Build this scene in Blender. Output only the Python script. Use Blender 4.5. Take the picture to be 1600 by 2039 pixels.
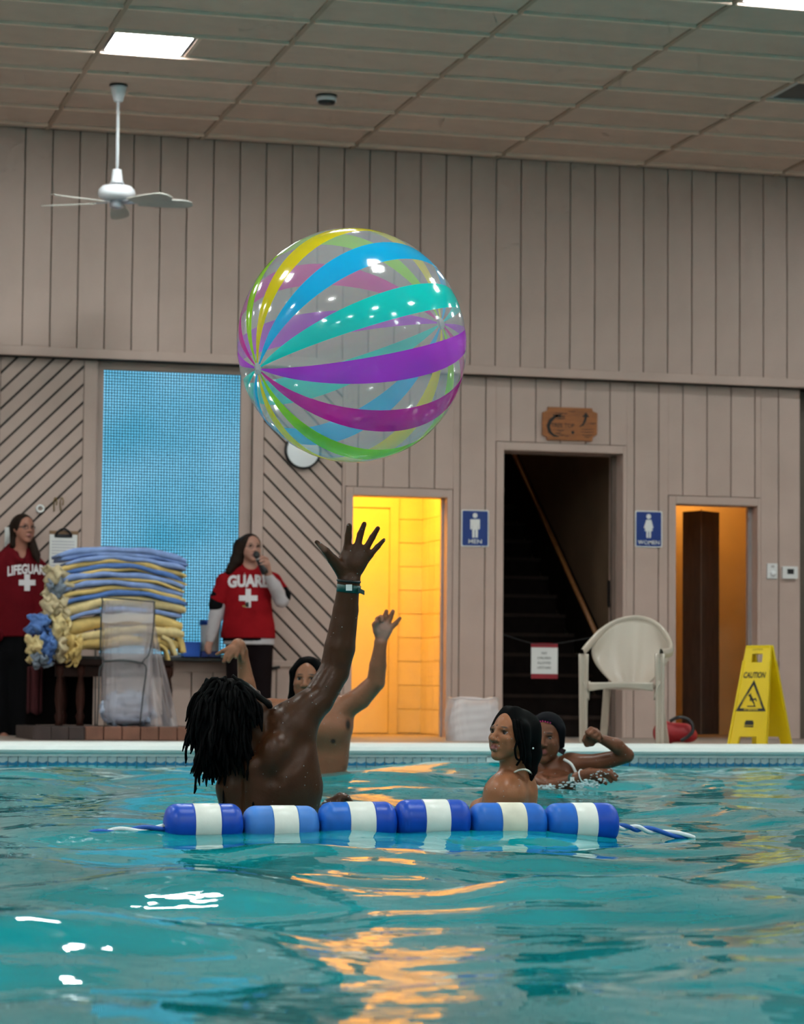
import bpy, bmesh, math, random
import numpy as np
from mathutils import Vector, Matrix
from mathutils.bvhtree import BVHTree

random.seed(7)
rng = np.random.default_rng(11)
for o in list(bpy.data.objects):
    bpy.data.objects.remove(o)
scn = bpy.context.scene
COL = scn.collection

# ------------------------------------------------------------------ camera
FPX = 5245.418
YAW, PIT, ROL, EYE = .262483, .0684773, .00903738, .355
_f = np.array([math.sin(YAW)*math.cos(PIT), math.cos(YAW)*math.cos(PIT), math.sin(PIT)])
_r = np.array([math.cos(YAW), -math.sin(YAW), 0.])
_u = np.cross(_r, _f)
CF = _f
CR = math.cos(ROL)*_r + math.sin(ROL)*_u
CU = -math.sin(ROL)*_r + math.cos(ROL)*_u
C0 = np.array([0., 0., EYE])
cam = bpy.data.cameras.new('camera')
cam.sensor_fit = 'HORIZONTAL'
cam.sensor_width = 36.0
cam.lens = FPX*36.0/1600.0
cam.clip_start, cam.clip_end = .05, 200
cam.dof.use_dof = True
cam.dof.focus_distance = 8.6
cam.dof.aperture_fstop = 9.0
camo = bpy.data.objects.new('camera', cam)
COL.objects.link(camo)
m = Matrix.Identity(4)
for i in range(3):
    m[i][0], m[i][1], m[i][2], m[i][3] = CR[i], CU[i], -CF[i], C0[i]
camo.matrix_world = m
scn.camera = camo

# ------------------------------------------------------------------ world, exposure
w = bpy.data.worlds.new('world')
scn.world = w
w.use_nodes = True
w.node_tree.nodes['Background'].inputs[0].default_value = (.5, .6, .7, 1)
w.node_tree.nodes['Background'].inputs[1].default_value = .15
scn.view_settings.view_transform = 'Standard'
scn.view_settings.look = 'None'
scn.view_settings.gamma = 1
scn.view_settings.use_curve_mapping = False
scn.view_settings.exposure = 0.0
PANEL_EMIT = 78.0
scn.cycles.max_bounces = 6
scn.cycles.diffuse_bounces = 3
scn.cycles.glossy_bounces = 3
scn.cycles.transmission_bounces = 4
scn.cycles.transparent_max_bounces = 14
scn.cycles.use_adaptive_sampling = True
scn.cycles.adaptive_threshold = .09
scn.cycles.adaptive_min_samples = 12
scn.cycles.sample_clamp_indirect = 8

# ------------------------------------------------------------------ placing helpers
def ray(u, v): return CF + (u-800)/FPX*CR - (v-1019.5)/FPX*CU
def onY(u, v, Y): r = ray(u, v); return C0 + r*(Y/r[1])
def onZ(u, v, Z): r = ray(u, v); return C0 + r*((Z-EYE)/r[2])
def px(u, v, d): return C0 + ray(u, v)*d
def V(*a): return np.array(a, float)
def nrm(a):
    a = np.asarray(a, float); return a/np.linalg.norm(a)

WZ = -.085          # water level; the deck is z = 0
YU, YL = 20.30, 20.42   # upper and lower wall faces
ZC = 4.71
LX = [2.564 + 1.2192*i for i in range(-3, 9)]   # ceiling runner lines; LX[3] is the first seen
R0 = 20.10

# ------------------------------------------------------------------ materials
MATS = {}
def new_mat(name):
    mt = bpy.data.materials.new(name); mt.use_nodes = True
    nt = mt.node_tree
    return mt, nt, nt.nodes['Principled BSDF']

def M(name, col, rough=.6, var=.08, scale=6, bump=0., bscale=80, metal=0., spec=.5, orand=0., coat=0., stretch=None, trans=0., alpha=1., det=4):
    if name in MATS: return MATS[name]
    mt, nt, b = new_mat(name)
    L = nt.links
    tc = nt.nodes.new('ShaderNodeTexCoord')
    mp = nt.nodes.new('ShaderNodeMapping')
    if stretch: mp.inputs['Scale'].default_value = stretch
    L.new(tc.outputs['Object'], mp.inputs['Vector'])
    nz = nt.nodes.new('ShaderNodeTexNoise')
    nz.inputs['Scale'].default_value = scale
    nz.inputs['Detail'].default_value = det
    L.new(mp.outputs[0], nz.inputs['Vector'])
    mr = nt.nodes.new('ShaderNodeMapRange')
    mr.inputs['From Min'].default_value = .25; mr.inputs['From Max'].default_value = .75
    mr.inputs['To Min'].default_value = 1-var; mr.inputs['To Max'].default_value = 1+var
    L.new(nz.outputs['Fac'], mr.inputs['Value'])
    fac = mr.outputs[0]
    if orand:
        oi = nt.nodes.new('ShaderNodeObjectInfo')
        m2 = nt.nodes.new('ShaderNodeMapRange')
        m2.inputs['To Min'].default_value = 1-orand; m2.inputs['To Max'].default_value = 1+orand
        L.new(oi.outputs['Random'], m2.inputs['Value'])
        mm = nt.nodes.new('ShaderNodeMath'); mm.operation = 'MULTIPLY'
        L.new(fac, mm.inputs[0]); L.new(m2.outputs[0], mm.inputs[1]); fac = mm.outputs[0]
    vm = nt.nodes.new('ShaderNodeVectorMath'); vm.operation = 'SCALE'
    vm.inputs[0].default_value = col[:3]
    L.new(fac, vm.inputs['Scale'])
    L.new(vm.outputs[0], b.inputs['Base Color'])
    b.inputs['Roughness'].default_value = rough
    b.inputs['Metallic'].default_value = metal
    b.inputs['Specular IOR Level'].default_value = spec
    b.inputs['Coat Weight'].default_value = coat
    b.inputs['Transmission Weight'].default_value = trans
    b.inputs['Alpha'].default_value = alpha
    if bump:
        n2 = nt.nodes.new('ShaderNodeTexNoise'); n2.inputs['Scale'].default_value = bscale
        L.new(mp.outputs[0], n2.inputs['Vector'])
        bp = nt.nodes.new('ShaderNodeBump'); bp.inputs['Strength'].default_value = bump; bp.inputs['Distance'].default_value = .01
        L.new(n2.outputs['Fac'], bp.inputs['Height']); L.new(bp.outputs[0], b.inputs['Normal'])
    MATS[name] = mt
    return mt

def EM(name, col, strength):
    if name in MATS: return MATS[name]
    mt, nt, b = new_mat(name)
    b.inputs['Base Color'].default_value = (*col, 1)
    b.inputs['Emission Color'].default_value = (*col, 1)
    b.inputs['Emission Strength'].default_value = strength
    MATS[name] = mt
    return mt

def VC(name, rough=.4, spec=.5, bump=0., bscale=200, coat=0.):
    """colour read from the mesh's own colour attribute (skin, lips, palms, irises)"""
    if name in MATS: return MATS[name]
    mt, nt, b = new_mat(name)
    at = nt.nodes.new('ShaderNodeAttribute'); at.attribute_name = 'Col'
    tc = nt.nodes.new('ShaderNodeTexCoord')
    nz = nt.nodes.new('ShaderNodeTexNoise'); nz.inputs['Scale'].default_value = 14; nz.inputs['Detail'].default_value = 6
    nt.links.new(tc.outputs['Object'], nz.inputs['Vector'])
    mr = nt.nodes.new('ShaderNodeMapRange')
    mr.inputs['To Min'].default_value = .8; mr.inputs['To Max'].default_value = 1.2
    nt.links.new(nz.outputs['Fac'], mr.inputs['Value'])
    vm = nt.nodes.new('ShaderNodeVectorMath'); vm.operation = 'SCALE'
    nt.links.new(at.outputs['Color'], vm.inputs[0]); nt.links.new(mr.outputs[0], vm.inputs['Scale'])
    nt.links.new(vm.outputs[0], b.inputs['Base Color'])
    b.inputs['Roughness'].default_value = rough
    b.inputs['Specular IOR Level'].default_value = spec
    b.inputs['Coat Weight'].default_value = coat
    if bump:
        n2 = nt.nodes.new('ShaderNodeTexNoise'); n2.inputs['Scale'].default_value = bscale
        nt.links.new(tc.outputs['Object'], n2.inputs['Vector'])
        bp = nt.nodes.new('ShaderNodeBump'); bp.inputs['Strength'].default_value = bump; bp.inputs['Distance'].default_value = .004
        nt.links.new(n2.outputs['Fac'], bp.inputs['Height']); nt.links.new(bp.outputs[0], b.inputs['Normal'])
    MATS[name] = mt
    return mt

def FILM(name, col, opacity, rough=.08):
    """thin plastic film: part clear, part coloured skin with a glossy face"""
    if name in MATS: return MATS[name]
    mt, nt, b = new_mat(name)
    b.inputs['Base Color'].default_value = (*col, 1)
    b.inputs['Roughness'].default_value = rough
    b.inputs['Specular IOR Level'].default_value = .6
    L = nt.links
    tr = nt.nodes.new('ShaderNodeBsdfTransparent')
    tl = nt.nodes.new('ShaderNodeBsdfTranslucent'); tl.inputs[0].default_value = (*col, 1)
    gl = nt.nodes.new('ShaderNodeBsdfGlossy'); gl.inputs['Roughness'].default_value = rough
    mx0 = nt.nodes.new('ShaderNodeMixShader'); mx0.inputs[0].default_value = .35
    L.new(b.outputs[0], mx0.inputs[1]); L.new(tl.outputs[0], mx0.inputs[2])
    mx = nt.nodes.new('ShaderNodeMixShader'); mx.inputs[0].default_value = opacity
    L.new(tr.outputs[0], mx.inputs[1]); L.new(mx0.outputs[0], mx.inputs[2])
    lw = nt.nodes.new('ShaderNodeLayerWeight'); lw.inputs['Blend'].default_value = .5
    pw = nt.nodes.new('ShaderNodeMath'); pw.operation = 'POWER'; pw.inputs[1].default_value = 4
    L.new(lw.outputs['Facing'], pw.inputs[0])
    fr = nt.nodes.new('ShaderNodeMapRange'); fr.inputs['To Min'].default_value = .025; fr.inputs['To Max'].default_value = .45
    L.new(pw.outputs[0], fr.inputs['Value'])
    mx2 = nt.nodes.new('ShaderNodeMixShader')
    L.new(fr.outputs[0], mx2.inputs[0]); L.new(mx.outputs[0], mx2.inputs[1]); L.new(gl.outputs[0], mx2.inputs[2])
    L.new(mx2.outputs[0], nt.nodes['Material Output'].inputs['Surface'])
    MATS[name] = mt
    return mt

# ------------------------------------------------------------------ object helpers
def tag(o, label=None, cat=None, group=None, kind=None):
    if label: o['label'] = label
    if cat: o['category'] = cat
    if group: o['group'] = group
    if kind: o['kind'] = kind
    return o

def empty(name, loc, label=None, cat=None, group=None, kind=None):
    o = bpy.data.objects.new(name, None); COL.objects.link(o)
    o.location = Vector(loc); o.empty_display_size = .05
    return tag(o, label, cat, group, kind)

def wloc(o):
    p = Vector((0, 0, 0))
    while o is not None:
        p = p + o.location; o = o.parent
    return p

def link_mesh(name, me, parent=None, origin=None):
    o = bpy.data.objects.new(name, me); COL.objects.link(o)
    if parent is not None: o.parent = parent
    return o

def mk(name, verts, faces, mat, parent=None, smooth=False, fm=None, origin=None, cols=None):
    """one mesh object from world-space vertices"""
    verts = np.asarray(verts, float).reshape(-1, 3)
    if origin is None:
        origin = V(*wloc(parent)) if parent is not None else V((verts[:, 0].min()+verts[:, 0].max())/2, (verts[:, 1].min()+verts[:, 1].max())/2, verts[:, 2].min())
    origin = np.asarray(origin, float)
    me = bpy.data.meshes.new(name)
    if isinstance(faces, np.ndarray):
        n = faces.shape[1]
        me.vertices.add(len(verts)); me.vertices.foreach_set('co', (verts-origin).astype(np.float32).ravel())
        me.loops.add(faces.size); me.loops.foreach_set('vertex_index', faces.astype(np.int32).ravel())
        me.polygons.add(len(faces)); me.polygons.foreach_set('loop_start', np.arange(0, faces.size, n, dtype=np.int32))
        me.update(calc_edges=True)
    else:
        me.from_pydata((verts-origin).tolist(), [], faces)
    for mm in (mat if isinstance(mat, (list, tuple)) else [mat]): me.materials.append(mm)
    if fm is not None: me.polygons.foreach_set('material_index', np.asarray(fm, np.int32))
    if smooth: me.polygons.foreach_set('use_smooth', np.ones(len(me.polygons), bool))
    if cols is not None:
        a = me.color_attributes.new('Col', 'FLOAT_COLOR', 'POINT')
        a.data.foreach_set('color', np.concatenate([cols, np.ones((len(cols), 1))], 1).astype(np.float32).ravel())
    me.validate()
    o = bpy.data.objects.new(name, me); COL.objects.link(o)
    if parent is not None:
        o.parent = parent
        o.location = Vector(origin) - wloc(parent)
    else:
        o.location = Vector(origin)
    return o

def copy_obj(src, parent, worldloc, name=None, rotz=None, scale=None):
    o = src.copy(); COL.objects.link(o)
    if name: o.name = name
    o.parent = parent
    o.location = Vector(worldloc) - (wloc(parent) if parent is not None else Vector((0, 0, 0)))
    if rotz is not None: o.rotation_euler = (0, 0, rotz)
    if scale is not None: o.scale = scale
    return o

class MB:
    def __init__(s): s.v = []; s.f = []; s.m = []
    def add(s, vs, fs, mi=0):
        n = len(s.v); s.v.extend([tuple(map(float, p)) for p in vs])
        for f in fs: s.f.append([i+n for i in f]); s.m.append(mi)
        return s
    def box(s, lo, hi, mi=0):
        x0, y0, z0 = lo; x1, y1, z1 = hi
        vs = [(x0,y0,z0),(x1,y0,z0),(x1,y1,z0),(x0,y1,z0),(x0,y0,z1),(x1,y0,z1),(x1,y1,z1),(x0,y1,z1)]
        return s.add(vs, [[0,3,2,1],[4,5,6,7],[0,1,5,4],[1,2,6,5],[2,3,7,6],[3,0,4,7]], mi)
    def cbox(s, lo, hi, c, mi=0):
        """box with chamfered edges on its front (-Y) face"""
        x0, y0, z0 = lo; x1, y1, z1 = hi
        vs = [(x0,y1,z0),(x1,y1,z0),(x1,y1,z1),(x0,y1,z1),(x0,y0+c,z0),(x1,y0+c,z0),(x1,y0+c,z1),(x0,y0+c,z1),
              (x0+c,y0,z0+c),(x1-c,y0,z0+c),(x1-c,y0,z1-c),(x0+c,y0,z1-c)]
        return s.add(vs, [[0,3,2,1],[0,1,5,4],[1,2,6,5],[2,3,7,6],[3,0,4,7],[4,5,9,8],[5,6,10,9],[6,7,11,10],[7,4,8,11],[8,9,10,11]], mi)
    def obox(s, c, ex, ey, ez, hx, hy, hz, mi=0):
        c, ex, ey, ez = map(np.asarray, (c, ex, ey, ez))
        vs = [c+ex*hx*a+ey*hy*b+ez*hz*d for d in (-1, 1) for (a, b) in ((-1,-1),(1,-1),(1,1),(-1,1))]
        return s.add(vs, [[0,3,2,1],[4,5,6,7],[0,1,5,4],[1,2,6,5],[2,3,7,6],[3,0,4,7]], mi)
    def lathe(s, prof, c=(0,0,0), ax=None, n=24, mi=0, cap=True):
        """prof: (radius, height) pairs along ax"""
        ex, ey, ez = frame(ax if ax is not None else (0,0,1))
        c = np.asarray(c, float); vs = []
        for r, h in prof:
            for k in range(n):
                a = 2*math.pi*k/n
                vs.append(c + ez*h + (ex*math.cos(a)+ey*math.sin(a))*r)
        fs = []
        for j in range(len(prof)-1):
            for k in range(n):
                fs.append([j*n+k, j*n+(k+1) % n, (j+1)*n+(k+1) % n, (j+1)*n+k])
        if cap:
            fs.append(list(range(n))[::-1]); fs.append([(len(prof)-1)*n+k for k in range(n)])
        return s.add(vs, fs, mi)
    def tube(s, pts, rad, n=8, mi=0, cap=True, flat=None):
        pts = [np.asarray(p, float) for p in pts]
        if not hasattr(rad, '__len__'): rad = [rad]*len(pts)
        vs = []; prev = None
        for i, p in enumerate(pts):
            t = nrm(pts[min(i+1, len(pts)-1)] - pts[max(i-1, 0)])
            if prev is None:
                ex, ey, _ = frame(t)
            else:
                ex = prev - t*np.dot(prev, t)
                ex = nrm(ex) if np.linalg.norm(ex) > 1e-6 else frame(t)[0]
                ey = np.cross(t, ex)
            prev = ex
            for k in range(n):
                a = 2*math.pi*k/n
                vs.append(p + (ex*math.cos(a)+ey*math.sin(a))*rad[i])
        fs = []
        for j in range(len(pts)-1):
            for k in range(n):
                fs.append([j*n+k, j*n+(k+1) % n, (j+1)*n+(k+1) % n, (j+1)*n+k])
        if cap:
            fs.append(list(range(n))[::-1]); fs.append([(len(pts)-1)*n+k for k in range(n)])
        return s.add(vs, fs, mi)
    def prism(s, poly, d, mi=0):
        """poly: 3-d polygon points, d: extrusion vector (away from the viewer)"""
        n = len(poly); d = np.asarray(d, float)
        vs = [np.asarray(p, float) for p in poly] + [np.asarray(p, float)+d for p in poly]
        fs = [list(range(n)), [n+k for k in range(n)][::-1]]
        for k in range(n): fs.append([k, k+n, (k+1) % n+n, (k+1) % n][::-1] if False else [(k+1) % n, k, k+n, (k+1) % n+n])
        return s.add(vs, fs, mi)
    def sphere(s, c, r, n=16, k=10, mi=0, sc=(1,1,1)):
        vs = []; fs = []
        c = np.asarray(c, float)
        for j in range(k+1):
            th = math.pi*j/k
            for i in range(n):
                a = 2*math.pi*i/n
                vs.append(c+V(math.sin(th)*math.cos(a)*sc[0], math.sin(th)*math.sin(a)*sc[1], math.cos(th)*sc[2])*r)
        for j in range(k):
            for i in range(n):
                fs.append([j*n+i, (j+1)*n+i, (j+1)*n+(i+1) % n, j*n+(i+1) % n])
        return s.add(vs, fs, mi)
    def sheet(s, fn, nu, nv, thick=0., mi=0):
        """fn(a,b) in 0..1 -> point; a closed shell when thick > 0"""
        P = np.array([[fn(i/nu, j/nv) for j in range(nv+1)] for i in range(nu+1)], float)
        if thick:
            du = np.gradient(P, axis=0); dv = np.gradient(P, axis=1)
            N = np.cross(du, dv); N /= (np.linalg.norm(N, axis=2, keepdims=True)+1e-12)
            A = (P+N*thick/2).reshape(-1, 3); B = (P-N*thick/2).reshape(-1, 3)
            vs = np.concatenate([A, B]); n = len(A)
        else:
            vs = P.reshape(-1, 3); n = len(vs)
        w_ = nv+1; fs = []
        for i in range(nu):
            for j in range(nv):
                q = [i*w_+j, (i+1)*w_+j, (i+1)*w_+j+1, i*w_+j+1]
                fs.append(q)
                if thick: fs.append([k+n for k in q[::-1]])
        if thick:
            for i in range(nu):
                for j in (0, nv):
                    a, b = i*w_+j, (i+1)*w_+j
                    fs.append([a, a+n, b+n, b] if j == 0 else [b, b+n, a+n, a])
            for j in range(nv):
                for i in (0, nu):
                    a, b = i*w_+j, i*w_+j+1
                    fs.append([b, b+n, a+n, a] if i == 0 else [a, a+n, b+n, b])
        return s.add(vs, fs, mi)
    def build(s, name, mat, parent=None, smooth=False, origin=None):
        return mk(name, s.v, s.f, mat, parent, smooth, s.m, origin)

def frame(t):
    t = nrm(t)
    a = V(0, 0, 1) if abs(t[2]) < .9 else V(1, 0, 0)
    ex = nrm(np.cross(a, t)); ey = np.cross(t, ex)
    return ex, ey, t

def smooth_path(pts, n=6):
    """Catmull-Rom through the points"""
    P = [np.asarray(p, float) for p in pts]
    P = [2*P[0]-P[1]] + P + [2*P[-1]-P[-2]]
    out = []
    for i in range(1, len(P)-2):
        for k in range(n):
            t = k/n
            out.append(.5*((2*P[i])+(-P[i-1]+P[i+1])*t+(2*P[i-1]-5*P[i]+4*P[i+1]-P[i+2])*t*t+(-P[i-1]+3*P[i]-3*P[i+1]+P[i+2])*t**3))
    out.append(P[-2])
    return out

_txt = {}
def text_geo(s, bold=.0, cuts=0, shear=0., spacing=1.):
    """letters as a flat mesh, one unit high capitals; returns verts (x,y), faces"""
    key = (s, bold, cuts, shear, spacing)
    if key in _txt: return _txt[key]
    cu = bpy.data.curves.new('t', 'FONT'); cu.body = s; cu.align_x = 'CENTER'; cu.align_y = 'CENTER'
    cu.size = 1; cu.offset = bold; cu.resolution_u = 3; cu.shear = shear; cu.space_character = spacing
    ob = bpy.data.objects.new('t', cu); COL.objects.link(ob)
    dg = bpy.context.evaluated_depsgraph_get()
    me = bpy.data.meshes.new_from_object(ob.evaluated_get(dg))
    if cuts:
        bm = bmesh.new(); bm.from_mesh(me)
        bmesh.ops.triangulate(bm, faces=bm.faces)
        bmesh.ops.subdivide_edges(bm, edges=[e for e in bm.edges if e.calc_length() > .12], cuts=cuts)
        bmesh.ops.triangulate(bm, faces=bm.faces)
        bm.to_mesh(me); bm.free()
    vs = np.array([v.co[:2] for v in me.vertices]); fs = [list(p.vertices) for p in me.polygons]
    bpy.data.objects.remove(ob); bpy.data.curves.remove(cu); bpy.data.meshes.remove(me)
    vs[:, 1] -= (vs[:, 1].min()+vs[:, 1].max())/2; vs[:, 0] -= (vs[:, 0].min()+vs[:, 0].max())/2
    h = vs[:, 1].max()-vs[:, 1].min()
    vs = vs/h
    _txt[key] = (vs, fs)
    return vs, fs

def text_on(name, s, c, ex, ey, height, mat, parent, width=None, bold=.02, shear=0., spacing=1.):
    vs, fs = text_geo(s, bold, 0, shear, spacing)
    sx = height if width is None else width/(vs[:, 0].max()-vs[:, 0].min())
    P = [np.asarray(c)+np.asarray(ex)*x*sx+np.asarray(ey)*y*height for x, y in vs]
    return mk(name, P, fs, mat, parent)

def clip_poly(poly, a, b, c):
    """keep the side a*x+b*y <= c"""
    out = []
    for i in range(len(poly)):
        p, q = poly[i], poly[(i+1) % len(poly)]
        dp, dq = a*p[0]+b*p[1]-c, a*q[0]+b*q[1]-c
        if dp <= 0: out.append(p)
        if (dp < 0 < dq) or (dq < 0 < dp):
            t = dp/(dp-dq); out.append((p[0]+(q[0]-p[0])*t, p[1]+(q[1]-p[1])*t))
    return out

# ================================================================== THE SETTING
m_paint = M('wall paint', (.50, .365, .315), rough=.55, var=.07, scale=3, bump=.08, bscale=40, orand=.035)
m_groove = M('groove shadow gap wood', (.05, .04, .035), rough=.9)
m_tile_c = M('ceiling tile', (.61, .44, .36), rough=.9, var=.06, scale=5, bump=.35, bscale=160, orand=.05)
m_bar_lit = M('lit ceiling grid bar', (.86, .62, .50), rough=.6, var=.05)  # paler than the runners: light on the bar faces is in the colour
m_white = M('white enamel', (.78, .78, .80), rough=.35, var=.03)
m_black = M('black plastic', (.012, .012, .014), rough=.4, var=.1)
m_dark = M('dark metal', (.03, .03, .035), rough=.4, var=.1, metal=.6)

# --- ceiling
mb = MB().box((-5, -5, ZC+.02), (13, YU+.2, ZC+.12))
mt, nt, b = new_mat('ceiling boards far')
tc = nt.nodes.new('ShaderNodeTexCoord'); bk = nt.nodes.new('ShaderNodeTexBrick')
bk.offset = 0; bk.inputs['Scale'].default_value = 1; bk.inputs['Brick Width'].default_value = 1.2192; bk.inputs['Row Height'].default_value = .6096
bk.inputs['Mortar Size'].default_value = .012; bk.inputs['Color1'].default_value = (.60, .44, .36, 1); bk.inputs['Color2'].default_value = (.56, .41, .34, 1); bk.inputs['Mortar'].default_value = (.5, .43, .37, 1)
nt.links.new(tc.outputs['Object'], bk.inputs['Vector']); nt.links.new(bk.outputs['Color'], b.inputs['Base Color']); b.inputs['Roughness'].default_value = .9
ceiling = mb.build('ceiling', mt, origin=(0, 0, ZC+.02)); tag(ceiling, 'suspended ceiling of brown grey panels in a grid', kind='structure')
full = MB().box((.02, -.59, ZC), (1.199, -.02, ZC+.018)).build('ceiling_tile', m_tile_c, ceiling, origin=(0, 0, ZC))
half = MB().box((.62, -.59, ZC), (1.199, -.02, ZC+.018)).build('ceiling_tile', m_tile_c, ceiling, origin=(0, 0, ZC))
strip = MB().box((.02, .02, ZC), (1.199, .19, ZC+.018)).build('ceiling_tile', m_tile_c, ceiling, origin=(0, 0, ZC))
first = {'f': True, 'h': True, 's': True}
def place_tile(src, key, loc):
    if first[key]:
        first[key] = False; o = src; o.location = Vector(loc)-wloc(ceiling)
    else: o = copy_obj(src, ceiling, loc, 'ceiling_tile')
    return o
LIGHTS = [(3, 4), (6, 8)]
for i in range(1, 11):
    place_tile(strip, 's', (LX[i], R0, ZC))
    for k in range(0, 12):
        loc = (LX[i], R0-.6096*k, ZC)
        if (i, k) in LIGHTS: place_tile(half, 'h', loc); continue
        if (i, k) == (7, 4): continue
        o = place_tile(full, 'f', loc)
        if i in (6, 7) and k < 4: o.rotation_euler = (random.uniform(-.012, .004), random.uniform(-.004, .006), 0)
m_run_shaded = M('ceiling runner', (.42, .29, .215), rough=.7, var=.05)  # same grid, darkened in colour for its shaded undersides
for i in range(1, 12):
    MB().box((LX[i]-.018, R0-.6096*12, ZC-.008), (LX[i]+.018, YU, ZC+.02)).build('ceiling_runner', m_run_shaded, ceiling)
tee = MB().box((.018, -.014, ZC-.021), (1.2012, .014, ZC+.02)).build('ceiling_cross_bar', m_bar_lit, ceiling, origin=(0, 0, ZC))
tee.location = Vector((LX[1], R0, ZC))-wloc(ceiling)
for i in range(1, 11):
    for k in range(0, 13):
        if (i, k) != (1, 0): copy_obj(tee, ceiling, (LX[i], R0-.6096*k, ZC), 'ceiling_cross_bar')
half_bar = MB().box((.592, -.59, ZC-.01), (.62, -.02, ZC+.02)).build('ceiling_cross_bar', m_bar_lit, ceiling, origin=(0, 0, ZC))
half_bar.location = Vector((LX[3], R0-.6096*4, ZC))-wloc(ceiling)
copy_obj(half_bar, ceiling, (LX[6], R0-.6096*8, ZC), 'ceiling_cross_bar')

# --- lit ceiling panels: two in view, the rest of the same grid over the pool
m_panel = EM('lit panel diffuser', (.93, 1.0, .97), PANEL_EMIT)
def panel_at(i, k, name, parent):
    x, y = LX[i], R0-.6096*k
    d = MB().box((x+.045, y-.575, ZC-.002), (x+.565, y-.035, ZC+.015)).build('diffuser', m_panel, parent)
    f = MB()
    f.box((x+.019, y-.592, ZC-.006), (x+.045, y-.016, ZC+.015)); f.box((x+.565, y-.592, ZC-.006), (x+.591, y-.016, ZC+.015))
    f.box((x+.045, y-.592, ZC-.006), (x+.565, y-.575, ZC+.015)); f.box((x+.045, y-.035, ZC-.006), (x+.565, y-.016, ZC+.015))
    f.build('frame', m_dark, parent)
for (i, k), lb in zip(LIGHTS, ('bright square ceiling light panel above the white fan', 'bright ceiling light panel cut by the top right corner')):
    e = empty('ceiling_light', (LX[i]+.3, R0-.6096*k-.3, ZC+.02), lb, 'light', 'square ceiling light panels')
    panel_at(i, k, 'ceiling_light', e)
for a in range(-2, 4):
    for bb in range(0, 9):
        if (a+bb) % 2: continue
        i, k = 3+3*a, 4+4*bb
        if (i, k) in LIGHTS: continue
        x, y = 2.564+3.6576*a, R0-.6096*k
        if x < -4.9 or x > 12 or y < -4.5: continue
        MB().box((x+.045, y-.575, ZC-.012), (x+.565, y-.035, ZC+.02)).build('light_panel', m_panel, ceiling)

# --- upper wall of vertical boards, standing a little proud of the lower wall
wall_up = MB().box((-5, YU+.014, 2.93), (13, YU+.3, ZC+.02)).build('wall_far_upper', m_groove, origin=(5, YU, 2.93))
tag(wall_up, 'upper far wall of painted vertical boards', kind='structure')
bw = .2124
x0 = 2.402 - bw*4
ub = MB().cbox((.004, 0, 0), (bw-.004, .016, ZC-2.985), .003).build('board', m_paint, wall_up, origin=(0, 0, 0))
ub.location = Vector((x0, YU, 2.985))-wloc(wall_up)
for n in range(1, 38): copy_obj(ub, wall_up, (x0+bw*n, YU, 2.985), 'board')
MB().box((-5, YU, 2.985), (x0-.003, YU+.016, ZC)).box((x0+bw*38, YU, 2.985), (13, YU+.016, ZC)).build('board_field', m_paint, wall_up)
trim = MB().cbox((-5, YU-.014, 2.93), (13, YU+.02, 3.003), .004).build('trim_1', m_paint)
tag(trim, 'long flat rail along the foot of the upper wall', kind='structure')

# --- lower wall: openings
ZT = 2.93
DOORS = {'men': (5.081, 5.864, 1.932), 'stair': (6.341, 7.368, 2.335), 'women': (7.832, 8.556, 1.936)}
WIN = (3.012, 4.256, .66, 2.93)
wall_lo = empty('wall_far_lower', (5.5, YL, 0), 'lower far wall of painted boards with three doorways', kind='structure')
yb = YL+.014
bk_ = MB()
segs = [(-5, WIN[0])] ; 
edges = [-5, WIN[0], WIN[1], DOORS['men'][0], DOORS['men'][1], DOORS['stair'][0], DOORS['stair'][1], DOORS['women'][0], DOORS['women'][1], 8.95]
tops = [None, WIN, None, 'men', None, 'stair', None, 'women', None]
for i in range(len(edges)-1):
    a, c = edges[i], edges[i+1]; t = tops[i]
    if t is None: bk_.box((a+(.032 if i >= 3 else 0), yb, 0), (c-(.032 if 2 <= i < 8 else 0), YL+.16, ZT))
    elif t is WIN: bk_.box((a, yb, 0), (c, YL+.16, WIN[2]-.06))
    else: bk_.box((a-.032, yb, DOORS[t][2]+.032), (c+.032, YL+.16, ZT))
bk_.build('backing', m_groove, wall_lo)
MB().box((8.95, YL+.145, 0), (13, YL+.163, ZT)).box((8.95, YL+.02, ZT), (13, YL+.4, ZT+.03)).build('recess', M('recess shade tone', (.13, .10, .08), rough=.7), wall_lo)  # dark-coloured sheet stands in for the opening's unlit interior
MB().box((-5, YL, 0), (1.9, yb, ZT)).build('board_field', m_paint, wall_lo)
CW = .07
def lower_boards():
    cuts = sorted(set([5.0, 8.945] + [6.826-.2136*n for n in range(0, 10)] + [6.826+.2136*n for n in range(1, 11)]))
    cuts = [c for c in cuts if 5.0 <= c <= 8.945]
    extra = {}
    for k, (a, c, z) in DOORS.items(): extra[k] = (a-CW, c+(.03 if k != 'men' else .05), z+CW)
    for i in range(len(cuts)-1):
        a, c = cuts[i], cuts[i+1]
        pts = [a]
        for (p, q, z) in extra.values():
            for s in (p, q):
                if a < s < c: pts.append(s)
        pts = sorted(pts+[c])
        for j in range(len(pts)-1):
            p, q = pts[j], pts[j+1]
            if q-p < .012: continue
            mid = (p+q)/2; z0 = 0
            for (s, t, z) in extra.values():
                if s < mid < t: z0 = z
            MB().cbox((p+(.004 if j == 0 else 0), YL, z0), (q-(.004 if j == len(pts)-2 else 0), YL+.016, ZT-.002), .0025).build('board', m_paint, wall_lo)
lower_boards()

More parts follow.
